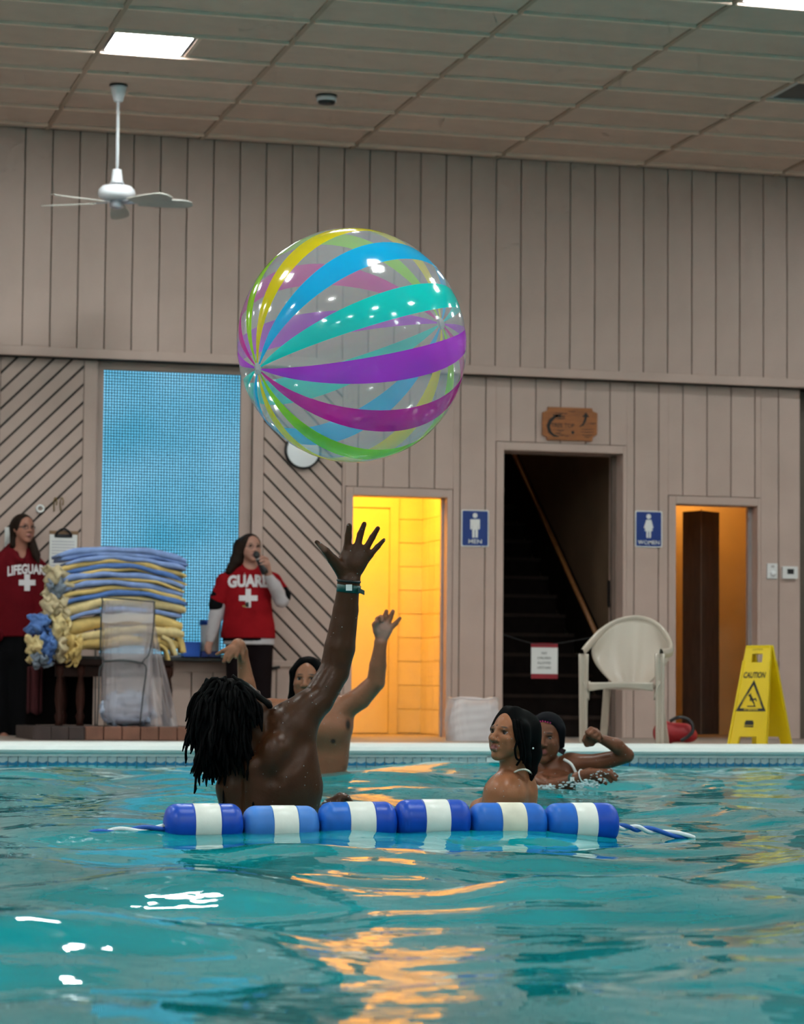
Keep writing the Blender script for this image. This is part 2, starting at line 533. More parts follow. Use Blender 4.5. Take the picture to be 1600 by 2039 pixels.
# --- door casings, reveals
def casing(key, name, depth, lab, rw):
    a, c, z = DOORS[key]
    e = empty(name, ((a+c)/2, YL, 0), lab, kind='structure')
    MB().cbox((a-CW+.006, YL-.006, 0), (a, YL+.03, z+CW-.004), .003).build('casing', m_paint, e)
    MB().cbox((c, YL-.006, 0), (c+rw, YL+.03, z+CW-.004), .003).build('casing', m_paint, e)
    MB().cbox((a, YL-.006, z), (c, YL+.03, z+CW-.004), .003).build('casing', m_paint, e)
    MB().box((c, YL+.03, 0), (c+.03, YL+depth, z)).build('jamb', m_paint, e)
    MB().box((a-.03, YL+.03, 0), (a, YL+depth, z)).build('jamb', m_paint, e)
    MB().box((a-.03, YL+.03, z), (c+.03, YL+depth, z+.03)).build('lintel', m_paint, e)
    return e
d1 = casing('men', 'door_1', .20, 'open doorway to the yellow lit room', .045)
d2 = casing('stair', 'door_2', .34, 'tall dark doorway at the foot of the stairs', .028)
d3 = casing('women', 'door_3', .22, 'open doorway with the dark folding screen inside', .028)
m_frame = M('pale metal door frame', (.45, .40, .40), rough=.35, var=.05, metal=.3)
MB().box((5.845, YL+.10, 0), (5.864, YL+.14, 1.93)).build('door_stop', m_frame, d1)
MB().box((8.525, YL+.12, 0), (8.556, YL+.17, 1.93)).build('door_stop', m_frame, d3)
MB().box((7.33, YL+.16, 0), (7.368, YL+.2, 2.33)).build('door_stop', M('brown jamb strip', (.16, .11, .09), rough=.6), d2)
MB().box((7.345, YL+.28, 1.08), (7.368, YL+.31, 1.3)).build('strike_plate', m_black, d2)

# --- men's room
m_ytile = M('cream wall tile', (.80, .70, .46), rough=.12, var=.05, spec=.6, orand=.06)
m_yroom = M('cream painted room wall', (.78, .66, .40), rough=.6, var=.04)
YB = 22.0
men = empty('wall_mens_room', (5.5, YB, 0), 'yellow lit walls of the washroom behind the doorway', kind='structure')
MB().box((4.2, YB+.01, 0), (6.2, YB+.1, 2.5)).build('back_wall', m_yroom, men)
MB().box((6.10, YL+.2, 0), (6.2, YB+.01, 2.5)).build('side_wall', m_yroom, men)
MB().box((4.2, YL+.2, 0), (4.3, YB, 2.5)).build('side_wall', m_yroom, men)
MB().box((4.2, YL+.16, 2.5), (6.2, YB+.1, 2.56)).build('room_ceiling', m_yroom, men)
MB().box((4.3, YL+.165, 0), (5.05, YL+.2, 2.5)).box((5.9, YL+.165, 0), (6.1, YL+.2, 2.5)).box((5.05, YL+.165, 1.97), (5.9, YL+.2, 2.5)).build('front_wall', m_yroom, men)
for r in range(12):
    MB().cbox((5.88, YB-.004, .01+r*.205), (6.095, YB+.008, .21+r*.205), .003).build('tile', m_ytile, men)
    for c in range(6):
        y1 = YB-.005-c*.2
        MB().box((6.092, y1-.195, .01+r*.205), (6.104, y1, .21+r*.205)).build('tile', m_ytile, men)
MB().box((5.80, YB-.03, 0), (5.875, YB+.012, 2.03)).build('door_casing', m_yroom, men)
MB().box((5.0, YB-.03, 1.95), (5.80, YB+.012, 2.03)).build('door_casing', m_yroom, men)
door = MB().box((5.0, YB-.012, .01), (5.797, YB+.008, 1.948)).build('door_leaf', M('cream door leaf', (.82, .68, .36), rough=.5, var=.03), men)
lp = empty('washroom_lamp', (5.35, 21.2, 2.44))
tag(lp, 'warm ceiling lamp inside the yellow lit doorway', 'lamp')
MB().box((5.0, 20.85, 2.46), (5.7, 21.45, 2.495)).build('lamp_diffuser', EM('warm lamp', (1.0, .47, .035), 34), lp)
MB().box((4.98, 20.83, 2.485), (5.72, 21.47, 2.5)).build('lamp_base', m_white, lp)

# --- stairwell
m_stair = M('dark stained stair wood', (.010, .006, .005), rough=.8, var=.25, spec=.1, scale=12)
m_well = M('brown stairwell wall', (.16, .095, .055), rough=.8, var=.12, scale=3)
m_rail = M('amber varnished handrail', (.28, .11, .035), rough=.4, var=.2, scale=20)
st = empty('staircase', (6.85, 20.8, 0), 'dark wooden staircase rising behind the tall doorway', 'staircase')
Y0s, rise, run = 20.78, .176, .24
for n in range(17):
    z = rise*(n+1)
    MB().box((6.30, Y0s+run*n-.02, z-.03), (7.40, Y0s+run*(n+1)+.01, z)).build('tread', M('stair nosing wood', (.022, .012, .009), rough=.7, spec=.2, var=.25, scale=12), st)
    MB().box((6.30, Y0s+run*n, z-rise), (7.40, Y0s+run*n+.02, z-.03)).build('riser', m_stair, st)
sl = rise/run
skirt = [(7.40, Y0s-.1, 0), (7.40, Y0s+4.2, sl*4.2+.03), (7.40, Y0s+4.2, sl*4.2+.62), (7.40, Y0s-.1, .55)]
MB().prism(skirt, (.03, 0, 0)).build('stringer', m_stair, st)
MB().tube([(7.36, Y0s-.05, .63), (7.36, Y0s+4.0, sl*4.05+.64)], .022, 8).build('handrail', m_rail, st, smooth=True)
sw = empty('wall_stairwell', (7.0, 22, 0), 'brown walls of the dark stairwell', kind='structure')
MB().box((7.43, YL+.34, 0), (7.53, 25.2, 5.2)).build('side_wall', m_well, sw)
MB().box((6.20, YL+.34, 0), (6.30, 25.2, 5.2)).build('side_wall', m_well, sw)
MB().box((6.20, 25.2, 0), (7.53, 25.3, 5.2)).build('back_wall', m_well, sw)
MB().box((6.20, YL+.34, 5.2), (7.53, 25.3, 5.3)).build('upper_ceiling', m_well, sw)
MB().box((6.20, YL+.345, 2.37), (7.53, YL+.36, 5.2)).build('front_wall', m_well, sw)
bl = bpy.data.lights.new('stair_landing_bulb', 'POINT'); bl.energy = 7; bl.color = (1, .55, .2); bl.shadow_soft_size = .08
blo = bpy.data.objects.new('stair_landing_bulb', bl); COL.objects.link(blo); blo.location = (6.8, 24.3, 4.6)

# --- women's room
YB2 = 22.3
wo = empty('wall_womens_room', (8.2, YB2, 0), 'amber lit walls behind the folding screen', kind='structure')
m_aroom = M('amber plaster', (.62, .46, .25), rough=.6, var=.08, scale=3)
MB().box((7.0+.6, YB2, 0), (9.4, YB2+.1, 2.5)).build('back_wall', m_aroom, wo)
MB().box((9.3, YL+.2, 0), (9.4, YB2, 2.5)).build('side_wall', m_aroom, wo)
MB().box((7.55, YL+.2, 0), (7.65, YB2, 2.5)).build('side_wall', m_aroom, wo)
MB().box((7.6, YL+.16, 2.5), (9.4, YB2+.1, 2.56)).build('room_ceiling', m_aroom, wo)
MB().box((7.6, YL+.165, 1.97), (9.35, YL+.2, 2.5)).box((8.6, YL+.165, 0), (9.35, YL+.2, 1.97)).build('front_wall', m_aroom, wo)
lp2 = empty('changing_room_lamp', (8.8, 21.9, 2.5))
tag(lp2, 'amber ceiling lamp inside the doorway behind the caution sign', 'lamp')
MB().box((8.35, 21.75, 2.46), (8.75, 22.15, 2.495)).build('lamp_diffuser', EM('amber lamp', (1.0, .5, .12), 20), lp2)
MB().box((8.33, 21.73, 2.485), (8.77, 22.17, 2.5)).build('lamp_base', m_white, lp2)
fs = empty('folding_screen', (8.2, 21.3, 0), 'dark brown two leaf folding screen inside the right doorway', 'screen')
m_screen = M('dark brown screen cloth', (.055, .034, .028), rough=.7, var=.3, scale=7, stretch=(3, 3, .6))
pa, pb, pc = onY(1358, 1300, 21.35), onY(1395, 1300, 21.15), onY(1432, 1300, 21.3)
for p, q in ((pa, pb), (pb, pc)):
    t = nrm(V(q[0]-p[0], q[1]-p[1], 0)); n = V(-t[1], t[0], 0)
    MB().prism([(p[0], p[1], .02), (q[0]-.004, q[1], .02), (q[0]-.004, q[1], 1.94), (p[0], p[1], 1.94)], n*.025).build('leaf', m_screen, fs)
MB().tube([(pb[0], pb[1]-.004, .02), (pb[0], pb[1]-.004, 1.95)], .006, 6).build('hinge_strip', M('brown screen hinge', (.12, .08, .06), rough=.5), fs)

# --- left bay: diagonal boarding, window, wainscot
def diagonal(x0, x1, z0, z1, sign, name, lab):
    e = empty(name, ((x0+x1)/2, YL, z0), lab, kind='structure')
    sp = .1005*math.sqrt(2)          # vertical step of the boards
    g = .0085*math.sqrt(2)
    n0 = int((z0-abs(x1-x0)-z1)/sp)-3
    for n in range(-40, 60):
        c0 = z0-(x1-x0)-.3+n*sp
        # band between lines  z = c + sign*(x-x0)
        lo, hi = c0+g, c0+sp-g
        poly = [(x0-1, lo+sign*-1), (x1+1, lo+sign*(x1+1-x0)), (x1+1, hi+sign*(x1+1-x0)), (x0-1, hi+sign*-1)]
        for (a, b_, c) in ((-1, 0, -x0), (1, 0, x1), (0, -1, -z0), (0, 1, z1)):
            poly = clip_poly(poly, a, b_, c)
            if len(poly) < 3: break
        if len(poly) < 3: continue
        MB().prism([(p[0], YL, p[1]) for p in poly], (0, .016, 0)).build('board', m_paint, e)
    return e
dg1 = diagonal(2.26, 2.902, .62, ZT-.003, 1, 'wall_diagonal_panel', 'panel of diagonal boards rising to the right beside the blue window')
dg2 = diagonal(4.348, 4.985, .60, ZT-.003, -1, 'wall_diagonal_panel', 'panel of diagonal boards falling to the right beside the yellow doorway')
for i, (a, c) in enumerate(((1.9, 2.255), (2.906, 3.012), (4.256, 4.344), (4.99, 5.011-.0))):
    t_ = MB().cbox((a, YL-.008, .0 if i else .62), (c, YL+.02, ZT-.002), .004).build('trim_%d' % (i+2), m_paint); tag(t_, 'flat upright board beside the diagonal panels', kind='structure')
# recess of the window
win = empty('window_1', (3.63, YL+.1, .66), 'tall window filled by a blue woven shade', kind='structure')
wx0, wx1, wz0, wz1 = 3.068, 4.166, .64, 2.868
yw = YL+.055
MB().box((3.012, yw, .55), (wx0, yw+.05, ZT)).build('window_frame', m_paint, win)
MB().box((wx1, yw, .55), (4.256, yw+.05, ZT)).build('window_frame', m_paint, win)
MB().box((wx0, yw, wz1), (wx1, yw+.05, ZT)).build('window_frame', m_paint, win)
mt, nt, b = new_mat('daylight behind shade')
tc = nt.nodes.new('ShaderNodeTexCoord'); nz = nt.nodes.new('ShaderNodeTexNoise'); nz.inputs['Scale'].default_value = 1.6; nz.inputs['Detail'].default_value = 1
cr = nt.nodes.new('ShaderNodeValToRGB')
cr.color_ramp.elements[0].position = .3; cr.color_ramp.elements[0].color = (.07, .38, .58, 1)
cr.color_ramp.elements[1].position = .7; cr.color_ramp.elements[1].color = (.20, .52, .74, 1)
nt.links.new(tc.outputs['Object'], nz.inputs['Vector']); nt.links.new(nz.outputs['Fac'], cr.inputs['Fac'])
nt.links.new(cr.outputs[0], b.inputs['Emission Color']); b.inputs['Emission Strength'].default_value = 1.75; b.inputs['Base Color'].default_value = (.1, .3, .4, 1)
MB().box((wx0, yw+.03, wz0), (wx1, yw+.04, wz1)).build('pane', mt, win)
m_thread = M('blue shade thread', (.005, .06, .11), rough=.6)
th = MB()
NX, NZ = 49, 98
for i in range(NX+1):
    x = wx0+(wx1-wx0)*i/NX; th.box((x-.0042, yw+.018, wz0), (x+.0042, yw+.024, wz1))
for j in range(NZ+1):
    z = wz0+(wz1-wz0)*j/NZ; th.box((wx0, yw+.016, z-.0038), (wx1, yw+.0225, z+.0038))
th.build('woven_shade', m_thread, win)['kind'] = 'stuff'
# ledge and wainscot below
ledge = MB().cbox((2.0, YL-.16, .585), (4.30, YL+.1, .615), .004).build('window_ledge', M('black ledge top', (.012, .011, .011), rough=.4)); tag(ledge, 'long black ledge under the blue window', 'ledge')
wn = empty('wall_wainscot', (3.4, YL, 0), 'painted wainscot below the ledge', kind='structure')
for n in range(18):
    a = 1.92+n*.17
    MB().cbox((a+.004, YL, 0), (a+.166, YL+.016, .583 if a < 4.26 else .545), .003).build('board', m_paint, wn)
MB().cbox((4.30, YL-.022, .545), (5.0, YL+.02, .6), .006).build('cap_rail', m_paint, wn)
MB().cbox((1.92, YL-.012, .50), (4.30, YL+.014, .583), .004).build('cap_rail', m_paint, wn)

# --- far sides of the hall (out of the frame, they close the room)
m_side = M('side wall paint', (.42, .36, .33), rough=.6)
for nm, lo, hi in (('wall_left', (-5.1, -5, -.2), (-5, YU+.3, ZC+.1)), ('wall_right', (13, -5, -.2), (13.1, YU+.3, ZC+.1)), ('wall_near', (-5, -5.1, -.2), (13, -5, ZC+.1))):
    tag(MB().box(lo, hi).build(nm, m_side), kind='structure')

# --- deck, coping, tile band, pool shell
PY = 15.30
m_deck = M('deck slabs', (.35, .29, .25), rough=.5, var=.12, scale=4, bump=.1)
deck = MB().box((-5, PY+.2, -.15), (13, YB2+3, 0)).build('floor', m_deck); tag(deck, 'pool deck between the coping and the wall', kind='structure')
m_cop = M('white coping', (.72, .75, .73), rough=.35, var=.05, scale=3)
prof = [(PY+.27, -.02), (PY+.27, .035), (PY+.22, .052), (PY+.1, .055), (PY+.02, .05), (PY-.025, .032), (PY-.04, .008), (PY-.03, -.008), (PY-.008, -.012), (PY-.008, -.03), (PY+.2, -.03)]
xs = np.linspace(-4.6, 12.6, 40)
vs = [(x, y, z) for x in xs for (y, z) in prof]; n_ = len(prof)
fsx = [[i*n_+j, i*n_+(j+1) % n_, (i+1)*n_+(j+1) % n_, (i+1)*n_+j] for i in range(len(xs)-1) for j in range(n_)]
cop = mk('trim_coping', vs, fsx, m_cop, smooth=False); tag(cop, 'rounded white coping along the far pool edge', kind='structure')
pool = empty('wall_pool', (4, PY, -.3), 'tiled far wall of the pool', kind='structure')
m_t0 = M('pale pool tile', (.40, .50, .52), rough=.2, var=.1, orand=.08)
m_t1 = M('blue pool tile figure', (.015, .16, .32), rough=.2, var=.15, orand=.1)
MB().box((-5, PY+.012, -1.4), (13, PY+.25, -.012)).build('pool_shell', M('grout', (.5, .52, .50), rough=.8), pool)
tw = .0575
def tile_mesh():
    t = MB(); z1, z0 = -.014, -.105; yf = PY
    g = .002
    t.box((g, yf, z0), (tw-g, yf+.014, z1), 0)
    def fig(pts):
        t.add([(x, yf-.0012, z) for x, z in pts], [list(range(len(pts)))], 1)
    fig([(g, z1-.002), (g, z1-.012), (tw*.6, z1-.014), (tw-g, z1-.008), (tw-g, z1-.002)])
    fig([(g, -.060), (g, -.082), (tw-g, -.084), (tw-g, -.056), (tw*.62, -.066), (tw*.4, -.068)])
    fig([(tw*.15, -.03), (tw*.15, -.036), (tw*.5, -.034)])
    return t
tile = tile_mesh().build('tile', [m_t0, m_t1], pool, origin=(0, PY, 0))
tile.location = Vector((1.2, PY, 0))-wloc(pool)
for n in range(1, 122): copy_obj(tile, pool, (1.2+tw*n, PY, 0), 'tile')
sk = MB(); ska, skb = onY(968, 1505, PY-.006), onY(990, 1532, PY-.006)
sk.cbox((ska[0], PY-.008, skb[2]), (skb[0], PY+.01, ska[2]), .003)
so_ = sk.build('skimmer_plate', M('skimmer white', (.75, .76, .76), rough=.35)); tag(so_, 'small white skimmer plate set in the pool tile band', 'plate')
MB().box((-5, -5, -1.5), (13, PY+.2, -1.4)).build('pool_bottom', M('pool liner', (.2, .5, .55), rough=.6), pool)

# --- water: one rippled sheet
def axis(lo, hi, a, b_, fine, coarse):
    return np.unique(np.concatenate([np.arange(lo, a, coarse), np.arange(a, b_, fine), np.arange(b_, hi+1e-6, coarse), [hi]]))
ax_ = axis(-4.9, 12.9, -.2, 7.4, .022, .25)
ay_ = axis(-4.9, PY+.02, 3.6, PY+.02, .026, .25)
X, Y = np.meshgrid(ax_, ay_, indexing='ij')
H = np.zeros_like(X)
wr = np.random.default_rng(172)
for i in range(54):
    lam = .20*(2.4/.20)**(wr.random())
    th_ = wr.normal(1.35, .75) if i % 3 else wr.uniform(0, 2*math.pi)
    kx, ky = math.cos(th_)*2*math.pi/lam, math.sin(th_)*2*math.pi/lam
    amp = .0165*lam/(2*math.pi)*(1.35 if lam > .6 else .9)
    wx, wy = wr.uniform(-.6, .6, 2)
    H += amp*np.sin(kx*X+ky*Y+wr.uniform(0, 6.28)+1.3*np.sin(.9*wx*X+.9*wy*Y+wr.uniform(0, 6.28)))
H *= np.clip((PY+.3-Y)/.8, .35, 1)
nx, ny = X.shape
vv = np.stack([X, Y, WZ+H], -1).reshape(-1, 3)
idx = np.arange(nx*ny).reshape(nx, ny)
ff = np.stack([idx[:-1, :-1], idx[1:, :-1], idx[1:, 1:], idx[:-1, 1:]], -1).reshape(-1, 4)
mt, nt, b = new_mat('pool water')
tc = nt.nodes.new('ShaderNodeTexCoord')
nz = nt.nodes.new('ShaderNodeTexNoise'); nz.inputs['Scale'].default_value = .8; nz.inputs['Detail'].default_value = 3
nt.links.new(tc.outputs['Object'], nz.inputs['Vector'])
cr = nt.nodes.new('ShaderNodeValToRGB')
cr.color_ramp.elements[0].position = .35; cr.color_ramp.elements[0].color = (.002, .185, .205, 1)
cr.color_ramp.elements[1].position = .65; cr.color_ramp.elements[1].color = (.004, .30, .345, 1)
nt.links.new(nz.outputs['Fac'], cr.inputs['Fac']); nt.links.new(cr.outputs[0], b.inputs['Base Color'])
b.inputs['Roughness'].default_value = .03; b.inputs['IOR'].default_value = 1.33
n2 = nt.nodes.new('ShaderNodeTexNoise'); n2.inputs['Scale'].default_value = 9; n2.inputs['Detail'].default_value = 2
nt.links.new(tc.outputs['Object'], n2.inputs['Vector'])
bp = nt.nodes.new('ShaderNodeBump'); bp.inputs['Strength'].default_value = .16; bp.inputs['Distance'].default_value = .02
nt.links.new(n2.outputs['Fac'], bp.inputs['Height']); nt.links.new(bp.outputs[0], b.inputs['Normal'])
water = mk('pool_water', vv, ff, mt, smooth=True, origin=(4, 5, WZ))
tag(water, 'rippling turquoise pool water', 'water', kind='stuff')

# ================================================================== SDF BODIES
class Sdf:
    def __init__(s): s.P = []; s.paint = []
    def cone(s, a, ra, b_, rb, k=.01, sq=None, sub=False):
        a, b_ = np.asarray(a, float), np.asarray(b_, float)
        s.P.append(('c', a, ra, b_, rb, k, sq, sub)); return s
    def ell(s, c, r, ax=None, k=.01, sub=False):
        c = np.asarray(c, float); r = np.asarray(r, float)*np.ones(3)
        s.P.append(('e', c, r, np.eye(3) if ax is None else np.asarray(ax, float), k, None, None, sub)); return s
    def chain(s, pts, rad, k=.006):
        for i in range(len(pts)-1): s.cone(pts[i], rad[i], pts[i+1], rad[i+1], k)
        return s
    def cut(s, p, n, k=.002):
        """remove everything on the n side of the plane through p"""
        s.P.append(('p', np.asarray(p, float), nrm(n), None, k, None, None, True)); return s
    def mesh(s, h, smooth=1):
        lo = np.full(3, 1e9); hi = -lo
        for q in s.P:
            if q[0] == 'p' or q[-1]: continue
            if q[0] == 'c':
                R = max(q[2], q[4])*(max(1, q[6][1]) if q[6] is not None else 1)
                lo = np.minimum(lo, np.minimum(q[1], q[3])-R); hi = np.maximum(hi, np.maximum(q[1], q[3])+R)
            else:
                R = q[2].max(); lo = np.minimum(lo, q[1]-R); hi = np.maximum(hi, q[1]+R)
        lo -= 5*h; hi += 5*h
        n = np.ceil((hi-lo)/h).astype(int)+1
        D = np.full(n, .05, np.float32)
        gx = [lo[i]+h*np.arange(n[i]) for i in range(3)]
        for q in s.P:
            k = q[4] if q[0] in 'ep' else q[5]
            if q[0] == 'p':
                a, c = np.zeros(3, int), n
            else:
                if q[0] == 'c':
                    R = max(q[2], q[4])*(max(1, q[6][1]) if q[6] is not None else 1)
                    a_, c_ = np.minimum(q[1], q[3])-R, np.maximum(q[1], q[3])+R
                else:
                    a_, c_ = q[1]-q[2].max(), q[1]+q[2].max()
                pad = k+3*h+.006
                a = np.clip(np.floor((a_-pad-lo)/h).astype(int), 0, n-1); c = np.clip(np.ceil((c_+pad-lo)/h).astype(int)+1, 1, n)
            sl = tuple(slice(a[i], c[i]) for i in range(3))
            x = gx[0][sl[0]][:, None, None].astype(np.float32); y = gx[1][sl[1]][None, :, None].astype(np.float32); z = gx[2][sl[2]][None, None, :].astype(np.float32)
            if q[0] == 'c':
                _, A, ra, B, rb, k, sq, sub = q
                px_, py_, pz_ = x-A[0], y-A[1], z-A[2]
                ba = B-A
                if sq is not None:
                    nn, f_ = sq; dn = (px_*nn[0]+py_*nn[1]+pz_*nn[2])*(1/f_-1)
                    px_, py_, pz_ = px_+dn*nn[0], py_+dn*nn[1], pz_+dn*nn[2]
                    ba = ba+nn*np.dot(ba, nn)*(1/f_-1)
                bb = float(ba@ba)+1e-12
                t = np.clip((px_*ba[0]+py_*ba[1]+pz_*ba[2])/bb, 0, 1)
                d = np.sqrt((px_-t*ba[0])**2+(py_-t*ba[1])**2+(pz_-t*ba[2])**2)-(ra+t*(rb-ra))
                if sq is not None: d = d*min(1, sq[1])
            elif q[0] == 'e':
                _, A, r, ax, k, _, _, sub = q
                dx, dy, dz = x-A[0], y-A[1], z-A[2]
                e = [(dx*ax[i][0]+dy*ax[i][1]+dz*ax[i][2]) for i in range(3)]
                k0 = np.sqrt(sum((e[i]/r[i])**2 for i in range(3))); k1 = np.sqrt(sum((e[i]/r[i]**2)**2 for i in range(3)))+1e-9
                d = k0*(k0-1)/k1
            else:
                _, A, nn, _, k, _, _, sub = q
                d = -((x-A[0])*nn[0]+(y-A[1])*nn[1]+(z-A[2])*nn[2])
            W = D[sl]
            if sub:
                d = -d; hh = np.maximum(k-np.abs(W-d), 0)/k
                D[sl] = np.maximum(W, d)+hh*hh*k*.25
            else:
                hh = np.maximum(k-np.abs(W-d), 0)/k
                D[sl] = np.minimum(W, d)-hh*hh*k*.25
        # surface nets
        ins = D < 0
        cnt = sum(ins[i:n[0]-1+i, j:n[1]-1+j, k_:n[2]-1+k_].astype(np.int8) for i in (0, 1) for j in (0, 1) for k_ in (0, 1))
        act = np.argwhere((cnt > 0) & (cnt < 8))
        cor = [(i, j, k_) for i in (0, 1) for j in (0, 1) for k_ in (0, 1)]
        val = np.stack([D[act[:, 0]+i, act[:, 1]+j, act[:, 2]+k_] for i, j, k_ in cor], 1)
        acc = np.zeros((len(act), 3)); num = np.zeros(len(act))
        for e0 in range(8):
            for e1 in range(e0+1, 8):
                df = np.array(cor[e1])-np.array(cor[e0])
                if np.abs(df).sum() != 1: continue
                a, b_ = val[:, e0], val[:, e1]
                mk_ = (a < 0) != (b_ < 0)
                t = np.where(mk_, a/np.where(mk_, a-b_, 1), 0)
                acc += np.where(mk_[:, None], np.array(cor[e0])+t[:, None]*df, 0); num += mk_
        vid = np.full(cnt.shape, -1, np.int64); vid[tuple(act.T)] = np.arange(len(act))
        vs = lo+h*(act+acc/num[:, None])
        fs = []
        for ax in range(3):
            o1, o2 = [(1, 2), (2, 0), (0, 1)][ax]
            s0 = [slice(None)]*3; s1 = [slice(None)]*3
            s0[ax] = slice(0, -1); s1[ax] = slice(1, None)
            A, B = ins[tuple(s0)], ins[tuple(s1)]
            e = np.argwhere(A != B)
            e = e[(e[:, o1] > 0) & (e[:, o2] > 0) & (e[:, o1] < n[o1]-1) & (e[:, o2] < n[o2]-1)]
            flip = A[tuple(e.T)]
            def cell(d1, d2):
                c = e.copy(); c[:, o1] -= d1; c[:, o2] -= d2; return vid[tuple(c.T)]
            q4 = np.stack([cell(0, 0), cell(1, 0), cell(1, 1), cell(0, 1)], 1)
            q4 = np.where(flip[:, None], q4, q4[:, ::-1])
            fs.append(q4)
        fs = np.concatenate(fs)
        fs = fs[(fs >= 0).all(1)]
        for _ in range(smooth):
            sm = np.zeros_like(vs); ct = np.zeros(len(vs))
            for i in range(4):
                j = (i+1) % 4
                np.add.at(sm, fs[:, i], vs[fs[:, j]]); np.add.at(ct, fs[:, i], 1)
                np.add.at(sm, fs[:, j], vs[fs[:, i]]); np.add.at(ct, fs[:, j], 1)
            vs = vs*.45+.55*sm/np.maximum(ct, 1)[:, None]
        return vs, fs
    def colour(s, vs, base):
        c = np.tile(np.asarray(base, float), (len(vs), 1))
        for (p, r, ax, col, soft) in s.paint:
            d = (vs-p)@np.asarray(ax).T/np.asarray(r)
            t = np.clip((1-np.linalg.norm(d, axis=1))/soft, 0, 1)[:, None]
            c = c*(1-t)+np.asarray(col)*t
        return c
    def dab(s, p, r, col, ax=None, soft=.3):
        s.paint.append((np.asarray(p, float), np.asarray(r, float)*np.ones(3), np.eye(3) if ax is None else ax, col, soft)); return s
    def build(s, name, h, base, mat, parent, smooth=1):
        vs, fs = s.mesh(h, smooth)
        return mk(name, vs, fs, mat, parent, True, cols=s.colour(vs, base))

def camdir(r, u, t):
    """a direction given as right / up / towards the camera, upright in the world"""
    return nrm(CR*r+V(0, 0, 1)*u-nrm(V(CF[0], CF[1], 0))*t)

class Head:
    """head of height H; fwd and up give its pose; parts are prims of the body's sdf"""
    def __init__(s, c, H, fwd, up):
        s.c = np.asarray(c, float); s.H = H
        s.z = nrm(fwd); up = np.asarray(up, float)
        s.y = nrm(up-s.z*np.dot(up, s.z)); s.x = np.cross(s.y, s.z)
        s.ax = np.stack([s.x, s.y, s.z])
    def p(s, x, y, z): return s.c+(s.x*x+s.y*y+s.z*z)*s.H
    def add(s, B, lip, brow, female=True, fine=True, wide=1.0):
        H = s.H; s.wide = wide
        p = lambda x, y, z: s.p(x*wide, y, z)
        def el(c, r, k=.03, sub=False): B.ell(p(*c), np.array(r)*H, s.ax, k*H, sub)
        def co(a, ra, b_, rb, k=.03, sub=False): B.cone(p(*a), ra*H, p(*b_), rb*H, k*H, None, sub)
        el((0, .12, -.06), (.325, .37, .41), .02)
        el((0, -.10, .09), (.275, .36, .27), .06)
        j = .85 if female else 1.0
        for sx in (-1, 1):
            co((sx*.23*j, -.16, .0), .07, (sx*.07*j, -.40, .22), .065, .08)
            el((sx*.165, -.09, .225), (.10, .085, .09), .08)
            el((sx*.315, -.03, -.04), (.03, .10, .06), .02)
        if female:
            for sx in (-1, 1): el((sx*.165, -.215, .15), (.10, .11, .10), .08)
        el((0, -.41, .245), (.10*j, .075, .075), .06)
        co((-.15, .085, .31), .035, (.15, .085, .31), .035, .06)
        if fine:
            for sx in (-1, 1): el((sx*.135, .015, .375), (.075, .052, .07), .03, True)
            for sx in (-1, 1):
                co((sx*.075, .03, .318), .010, (sx*.135, .056, .328), .011, .012); co((sx*.135, .056, .328), .011, (sx*.20, .022, .295), .010, .012)
                co((sx*.08, .0, .315), .008, (sx*.135, -.026, .324), .009, .012); co((sx*.135, -.026, .324), .009, (sx*.195, .005, .29), .008, .012)
        co((0, .05, .335), .03, (0, -.11, .415), .048, .04)
        el((0, -.135, .415), (.06, .048, .055), .03)
        for sx in (-1, 1): el((sx*.062, -.148, .375), (.04, .034, .045), .02)
        for sx in (-1, 1): el((sx*.03, -.178, .408), (.014, .012, .02), .008, True)
        for y, r, zf in ((-.240, .028 if female else .023, .352), (-.296, .036 if female else .028, .346)):
            co((-.10, -.268, .295), .012, (-.035, y, zf), r, .02); co((-.035, y, zf), r, (.035, y, zf), r, .02); co((.035, y, zf), r, (.10, -.268, .295), .012, .02)
        co((-.09, -.268, .335), .006, (0, -.266, .385), .007, .008, True); co((0, -.266, .385), .007, (.09, -.268, .335), .006, .008, True)
        B.dab(p(0, -.268, .35), np.array((.115, .062, .09))*H, lip, s.ax, .35)
        for sx in (-1, 1):
            B.dab(p(sx*.135, .11, .33), np.array((.10, .022, .08))*H, brow, s.ax, .5)
            B.dab(p(sx*.03, -.18, .40), np.array((.02, .016, .03))*H, (.02, .01, .008), s.ax, .4)  # nostril shade painted into the skin colour
            B.dab(p(sx*.135, .045, .33), np.array((.085, .02, .05))*H, brow, s.ax, .5)
    def eyes(s, parent, gaze=None, white=(.34, .32, .31), iris=(.02, .010, .007)):
        g = s.z if gaze is None else nrm(gaze)
        for sx in (-1, 1):
            c = s.p(sx*.135*s.wide, .012, .264); r = .061*s.H
            mb = MB().sphere((0, 0, 0), 1, 20, 14)
            vs = np.array(mb.v); ex, ey, ez = frame(g)
            W = (vs[:, :1]*ex+vs[:, 1:2]*ey+vs[:, 2:3]*ez)
            a = vs[:, 2]
            cols = np.where((a > .76)[:, None], np.array(iris), np.array(white))
            mk('eye', c+W*r, mb.f, VC('eye', rough=.1), parent, True, cols=cols)

def P_(D0):
    """pixel + depth offset -> world, and pixel radius -> metres, for a figure standing at depth D0"""
    def P(u, v, dd=0.): return px(u, v, D0+dd)
    return P, D0/FPX

